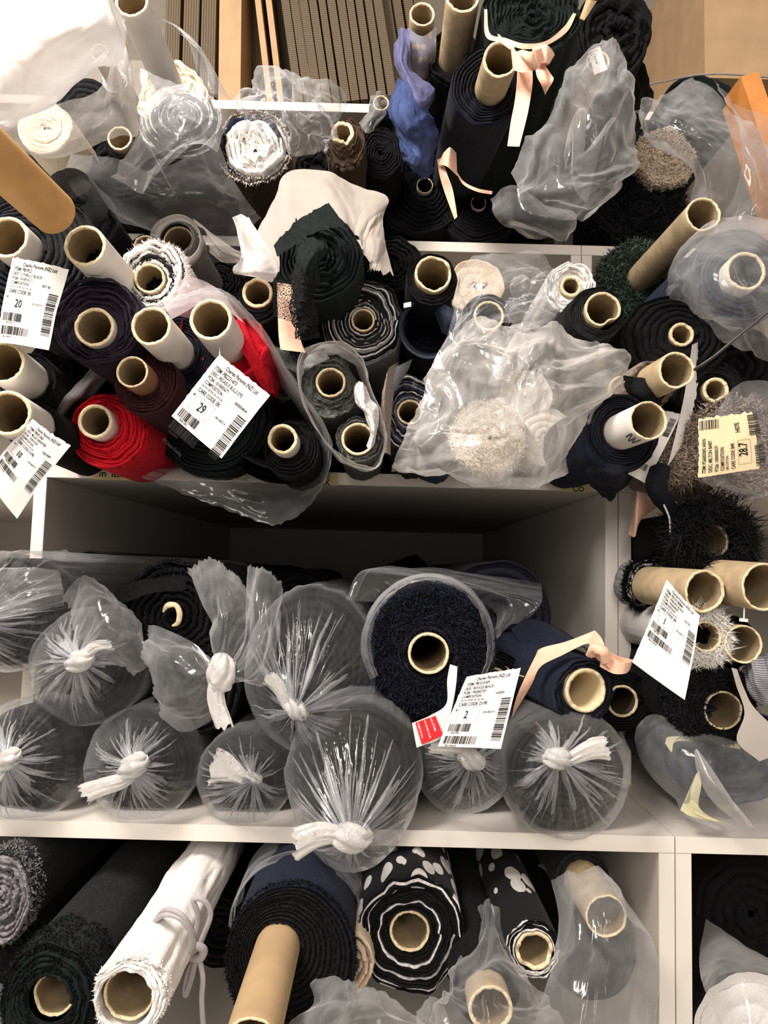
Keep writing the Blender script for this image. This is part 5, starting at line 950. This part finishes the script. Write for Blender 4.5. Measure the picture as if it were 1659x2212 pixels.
cbg = sheet('plastic_bag', 'broad hazy bag with a gathered corner resting on the shelf', 'plastic bag', [[(1390, 1560, .93), (1420, 1545, .90), (1500, 1560, .88), (1600, 1590, .87), (1700, 1600, .88)], [(1375, 1610, .92), (1420, 1610, .86), (1510, 1620, .83), (1600, 1640, .82), (1700, 1640, .84)], [(1400, 1670, .90), (1440, 1680, .85), (1520, 1690, .82), (1600, 1700, .82), (1700, 1690, .83)], [(1450, 1730, .90), (1480, 1750, .86), (1540, 1770, .84), (1610, 1780, .83), (1700, 1760, .84)], [(1480, 1752, .93), (1520, 1775, .90), (1570, 1795, .86), (1620, 1800, .86), (1700, 1790, .87)]], 'filmmid', amp=.014, fr=5, seed=141, res=(90, 100))
part_sheet(cbg, 'gathered_corner', [[(1498, 1622, .81), (1506, 1618, .80), (1512, 1622, .81)], [(1510, 1690, .80), (1535, 1680, .78), (1560, 1690, .80)], [(1545, 1740, .80), (1575, 1735, .785), (1600, 1750, .80)], [(1600, 1785, .81), (1615, 1785, .80), (1625, 1790, .81)]], 'filmmilk', amp=.008, fr=8, seed=143, res=(60, 40), an=(.5, 2))
sheet('paper_scrap', 'pale yellow paper showing through the corner bag', 'paper', [[(1436, 1605, .87), (1455, 1590, .87), (1590, 1600, .865)], [(1450, 1625, .87), (1470, 1600, .87), (1600, 1618, .865)]], 'paleyellow', amp=.003, res=(10, 20))
sheet('paper_scrap', 'torn pale yellow sheet in the bottom of the corner bag', 'paper', [[(1510, 1665, .845), (1514, 1700, .84), (1500, 1755, .845)], [(1500, 1680, .845), (1495, 1720, .84), (1530, 1770, .845)], [(1470, 1750, .86), (1500, 1765, .85), (1600, 1785, .845)]], 'paleyellow', amp=.003, res=(20, 20))
# ---------------------------------------------------------------- lowest tier
for lb, c_, R_, d_ in (('black roll added to darken the back of the corner compartment', (1640, 1990), 120, 1.02), ('black roll added to darken the corner compartment low behind the hazy bag', (1590, 2150), 90, .98), ('black roll added to darken the gap behind the tall hazy bag', (1290, 2080), 90, .92),
        ('black roll added to darken the gap between the fat navy and the spotted rolls', (715, 1960), 80, .95), ('black roll added to darken the space behind the tied white roll', (470, 2020), 80, .90), ('black roll added to darken the gap between the two spotted rolls', (1030, 2090), 70, .90)):
    roll(lb, c_, None, R_, B, d=d_, N=4, wav=.05, L=.9)  # extra black rolls, put in so the lowest compartments look shaded
roll('grey boucle roll cut by the picture side in the lowest row', (-14, 1952), None, 80, 'midgrey', d=.80, N=7, wav=.04, zj=.006, g=.012, body='charcoal', ex=(.8, 1.2), fur=(['midgrey', 'grey'], 3500, .003, .03))
roll('black roll in shadow between the boucle roll and the shaggy one', (10, 2060), None, 80, B, d=.84, N=5, wav=.05)
bl = roll('black shaggy roll with a wide kraft tube in the lowest row', (115, 2150), 44, 108, 'blackgreen', 'kraft', p=-.012, d=.74, N=6, wav=.05, fur=(['blackgreen', 'black'], 6500, .0035, .05), off=(4, -8), ex=(.95, 1.05), body='charcoal', torn=.2, wall=.12)
part_sheet(bl, 'yellow_label', [[(82, 2062, .76), (92, 2035, .76), (130, 2015, .76)], [(80, 2064, .76), (125, 2040, .755), (140, 2000, .76)]], 'paleyellow', amp=.001, res=(8, 12))
wr = roll('soft white roll tied with a grey cord, kraft tube inside', (278, 2148), 53, 74, ['white'], 'kraft', p=-.010, d=.66, N=3, wav=.08, g=.012, off=(12, -10), ex=(1.05, 1.05), fur=(['white'], 1500, .0022, .01, .0005), wall=.1, bw=.07)
for k in range(2):
    cord('cord_wrap', None, None, [(318 + k * 12, 2010 - k * 14, .74), (350 + k * 8, 1978 - k * 12, .70), (390 + k * 3, 1985 - k * 8, .69), (418, 2030 - k * 10, .70), (412, 2060, .72)], .0024, 'greycord', wr)
for pts in ([(412, 2055, .745), (428, 1985, .735), (418, 1945, .73), (440, 1945, .73), (455, 1975, .735), (436, 2030, .74), (425, 2060, .745)], [(425, 2060, .74), (405, 2110, .735), (400, 2150, .73), (412, 2120, .73), (425, 2065, .735)], [(428, 2060, .735), (438, 2110, .73), (436, 2160, .725), (440, 2225, .72)]):
    cord('cord_tail', None, None, pts, .0026, 'greycord', wr, flat=.6)
cord('cord_knot', None, None, [(410, 2062, .738), (425, 2045, .725), (440, 2052, .728), (432, 2070, .732), (412, 2068, .735)], .0040, 'greycord', wr)
fnv = roll('fat navy roll with a dark pile end and a long tan tube', (540, 2262), 58, 148, [B, 'navyblack'], 'tan', p=.15, d=.60, N=10, wav=.015, zj=.001, body='navy', g=.003, off=(28, 28), fur=([B], 3000, .003, .01), wall=.1, ex=(.9, 1.05))
part_sheet(fnv, 'film_sleeve', [[(cx_ + math.cos(a) * rx, oy + math.sin(a) * rx * 1.05, d) for a in np.linspace(math.radians(180), math.radians(375), 14)] for cx_, rx, oy, d in ((643, 146, 2007, .82), (650, 141, 1974, .86), (664, 133, 1919, .93))], 'film', amp=.008, fr=9, seed=151, res=(50, 120), an=(2.4, .4))
roll('tan cotton roll standing between the fat navy roll and the spotted roll', (745, 2100), None, 62, 'tan', d=.76, N=4, wav=.07, zj=.006)
roll('black roll with white spots and a clean kraft tube', (885, 2012), 42, 112, ['black', 'light', 'spots'], 'kraft', p=.0, d=.80, N=13, wav=.09, layers=[0, 0, 0, 1, 0, 0, 0, 0, 1, 0, 0, 1, 0], body='spots', zj=.003, g=.006, ex=(.95, 1.1), off=(2, 8), wall=.14)
roll('smaller spotted black roll with a ragged torn tube', (1155, 2055), 39, 56, ['black', 'light', 'white'], 'kraft', p=.002, d=.78, N=5, wav=.06, layers=[1, 0, 2, 0], body='spots', torn=.35, wall=.2, zj=.003, ex=(1, 1.1), off=(-4, -4))
roll('black spotted roll lying in shadow behind the two spotted rolls', (1060, 1930), None, 70, 'spots', d=1.0, N=4, wav=.06, body='spots')
roll('kraft tube under shiny film at the frame bottom', (1060, 2180), 46, 70, B, 'kraft', p=.03, d=.72, N=5)
sheet('plastic_bag', 'shiny film pulled over the kraft tube at the frame bottom', 'plastic bag', [[(1030, 1960, .86), (1050, 1950, .84), (1090, 2000, .84)], [(990, 2060, .80), (1050, 2060, .74), (1130, 2090, .76)], [(960, 2130, .74), (1040, 2110, .68), (1170, 2140, .72)], [(930, 2170, .70), (1050, 2180, .65), (1200, 2190, .68)], [(920, 2250, .68), (1050, 2260, .63), (1220, 2260, .66)]], 'film', amp=.022, fr=7, seed=161, res=(90, 80), an=(1, 1.6))
roll('slate roll with a kraft tube in the tall hazy bag by the divider', (1310, 1980), 43, 60, 'charcoal', 'kraft', p=.09, d=.79, N=5, wall=.1)
sheet('plastic_bag', 'tall hazy bag draped over the kraft tube by the divider', 'plastic bag', [[(1195, 1905, .85), (1240, 1885, .83), (1290, 1880, .83), (1340, 1930, .86)], [(1215, 1990, .80), (1260, 1960, .75), (1330, 1940, .75), (1385, 2000, .80)], [(1205, 2060, .76), (1270, 2050, .72), (1340, 2040, .72), (1405, 2050, .77)], [(1180, 2130, .72), (1260, 2130, .69), (1340, 2120, .69), (1412, 2130, .74)], [(1150, 2260, .69), (1250, 2260, .67), (1340, 2260, .67), (1410, 2260, .72)]], 'filmmid', amp=.018, fr=5, seed=171, res=(100, 90), an=(.5, 1.6))
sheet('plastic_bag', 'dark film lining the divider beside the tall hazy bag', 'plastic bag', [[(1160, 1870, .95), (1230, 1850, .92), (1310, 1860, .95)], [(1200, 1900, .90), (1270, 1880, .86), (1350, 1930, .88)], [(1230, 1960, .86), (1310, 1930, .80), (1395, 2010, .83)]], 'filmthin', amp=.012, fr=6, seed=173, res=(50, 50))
sheet('plastic_bag', 'hazy crumpled film on the tan cotton roll at the frame bottom', 'plastic bag', [[(690, 2130, .74), (740, 2105, .71), (800, 2110, .71), (850, 2150, .73)], [(680, 2170, .71), (750, 2150, .66), (820, 2160, .67), (880, 2190, .70)], [(620, 2210, .70), (740, 2200, .64), (830, 2210, .65), (930, 2240, .68)], [(600, 2260, .68), (730, 2260, .63), (830, 2260, .63), (950, 2270, .66)]], 'filmmid', amp=.024, fr=7, seed=181, res=(70, 80))
sheet('plastic_bag', 'small loose film between the spotted roll and the frame bottom', 'plastic bag', [[(895, 2180, .74), (930, 2150, .72), (960, 2180, .73)], [(890, 2220, .71), (930, 2200, .69), (980, 2220, .70)], [(880, 2260, .70), (930, 2260, .68), (990, 2260, .69)]], 'filmmid', amp=.014, fr=8, seed=183, res=(40, 40))
roll('white wrapped roll in the hazy bag of the corner compartment', (1640, 2250), None, 130, 'white', d=.90, N=2, wav=.04, g=.002, zj=.001, body='black', L=.9)
sheet('plastic_bag', 'hazy bag in the corner compartment of the lowest bookcase', 'plastic bag', [[(1525, 1990, .95), (1560, 2010, .93), (1610, 2040, .93), (1700, 2090, .93)], [(1510, 2080, .86), (1560, 2070, .82), (1620, 2080, .80), (1710, 2100, .82)], [(1530, 2160, .82), (1580, 2150, .77), (1640, 2150, .76), (1720, 2160, .78)], [(1560, 2260, .78), (1600, 2260, .74), (1660, 2260, .73), (1720, 2260, .75)]], 'filmmid', amp=.012, fr=5, seed=191, res=(70, 70))
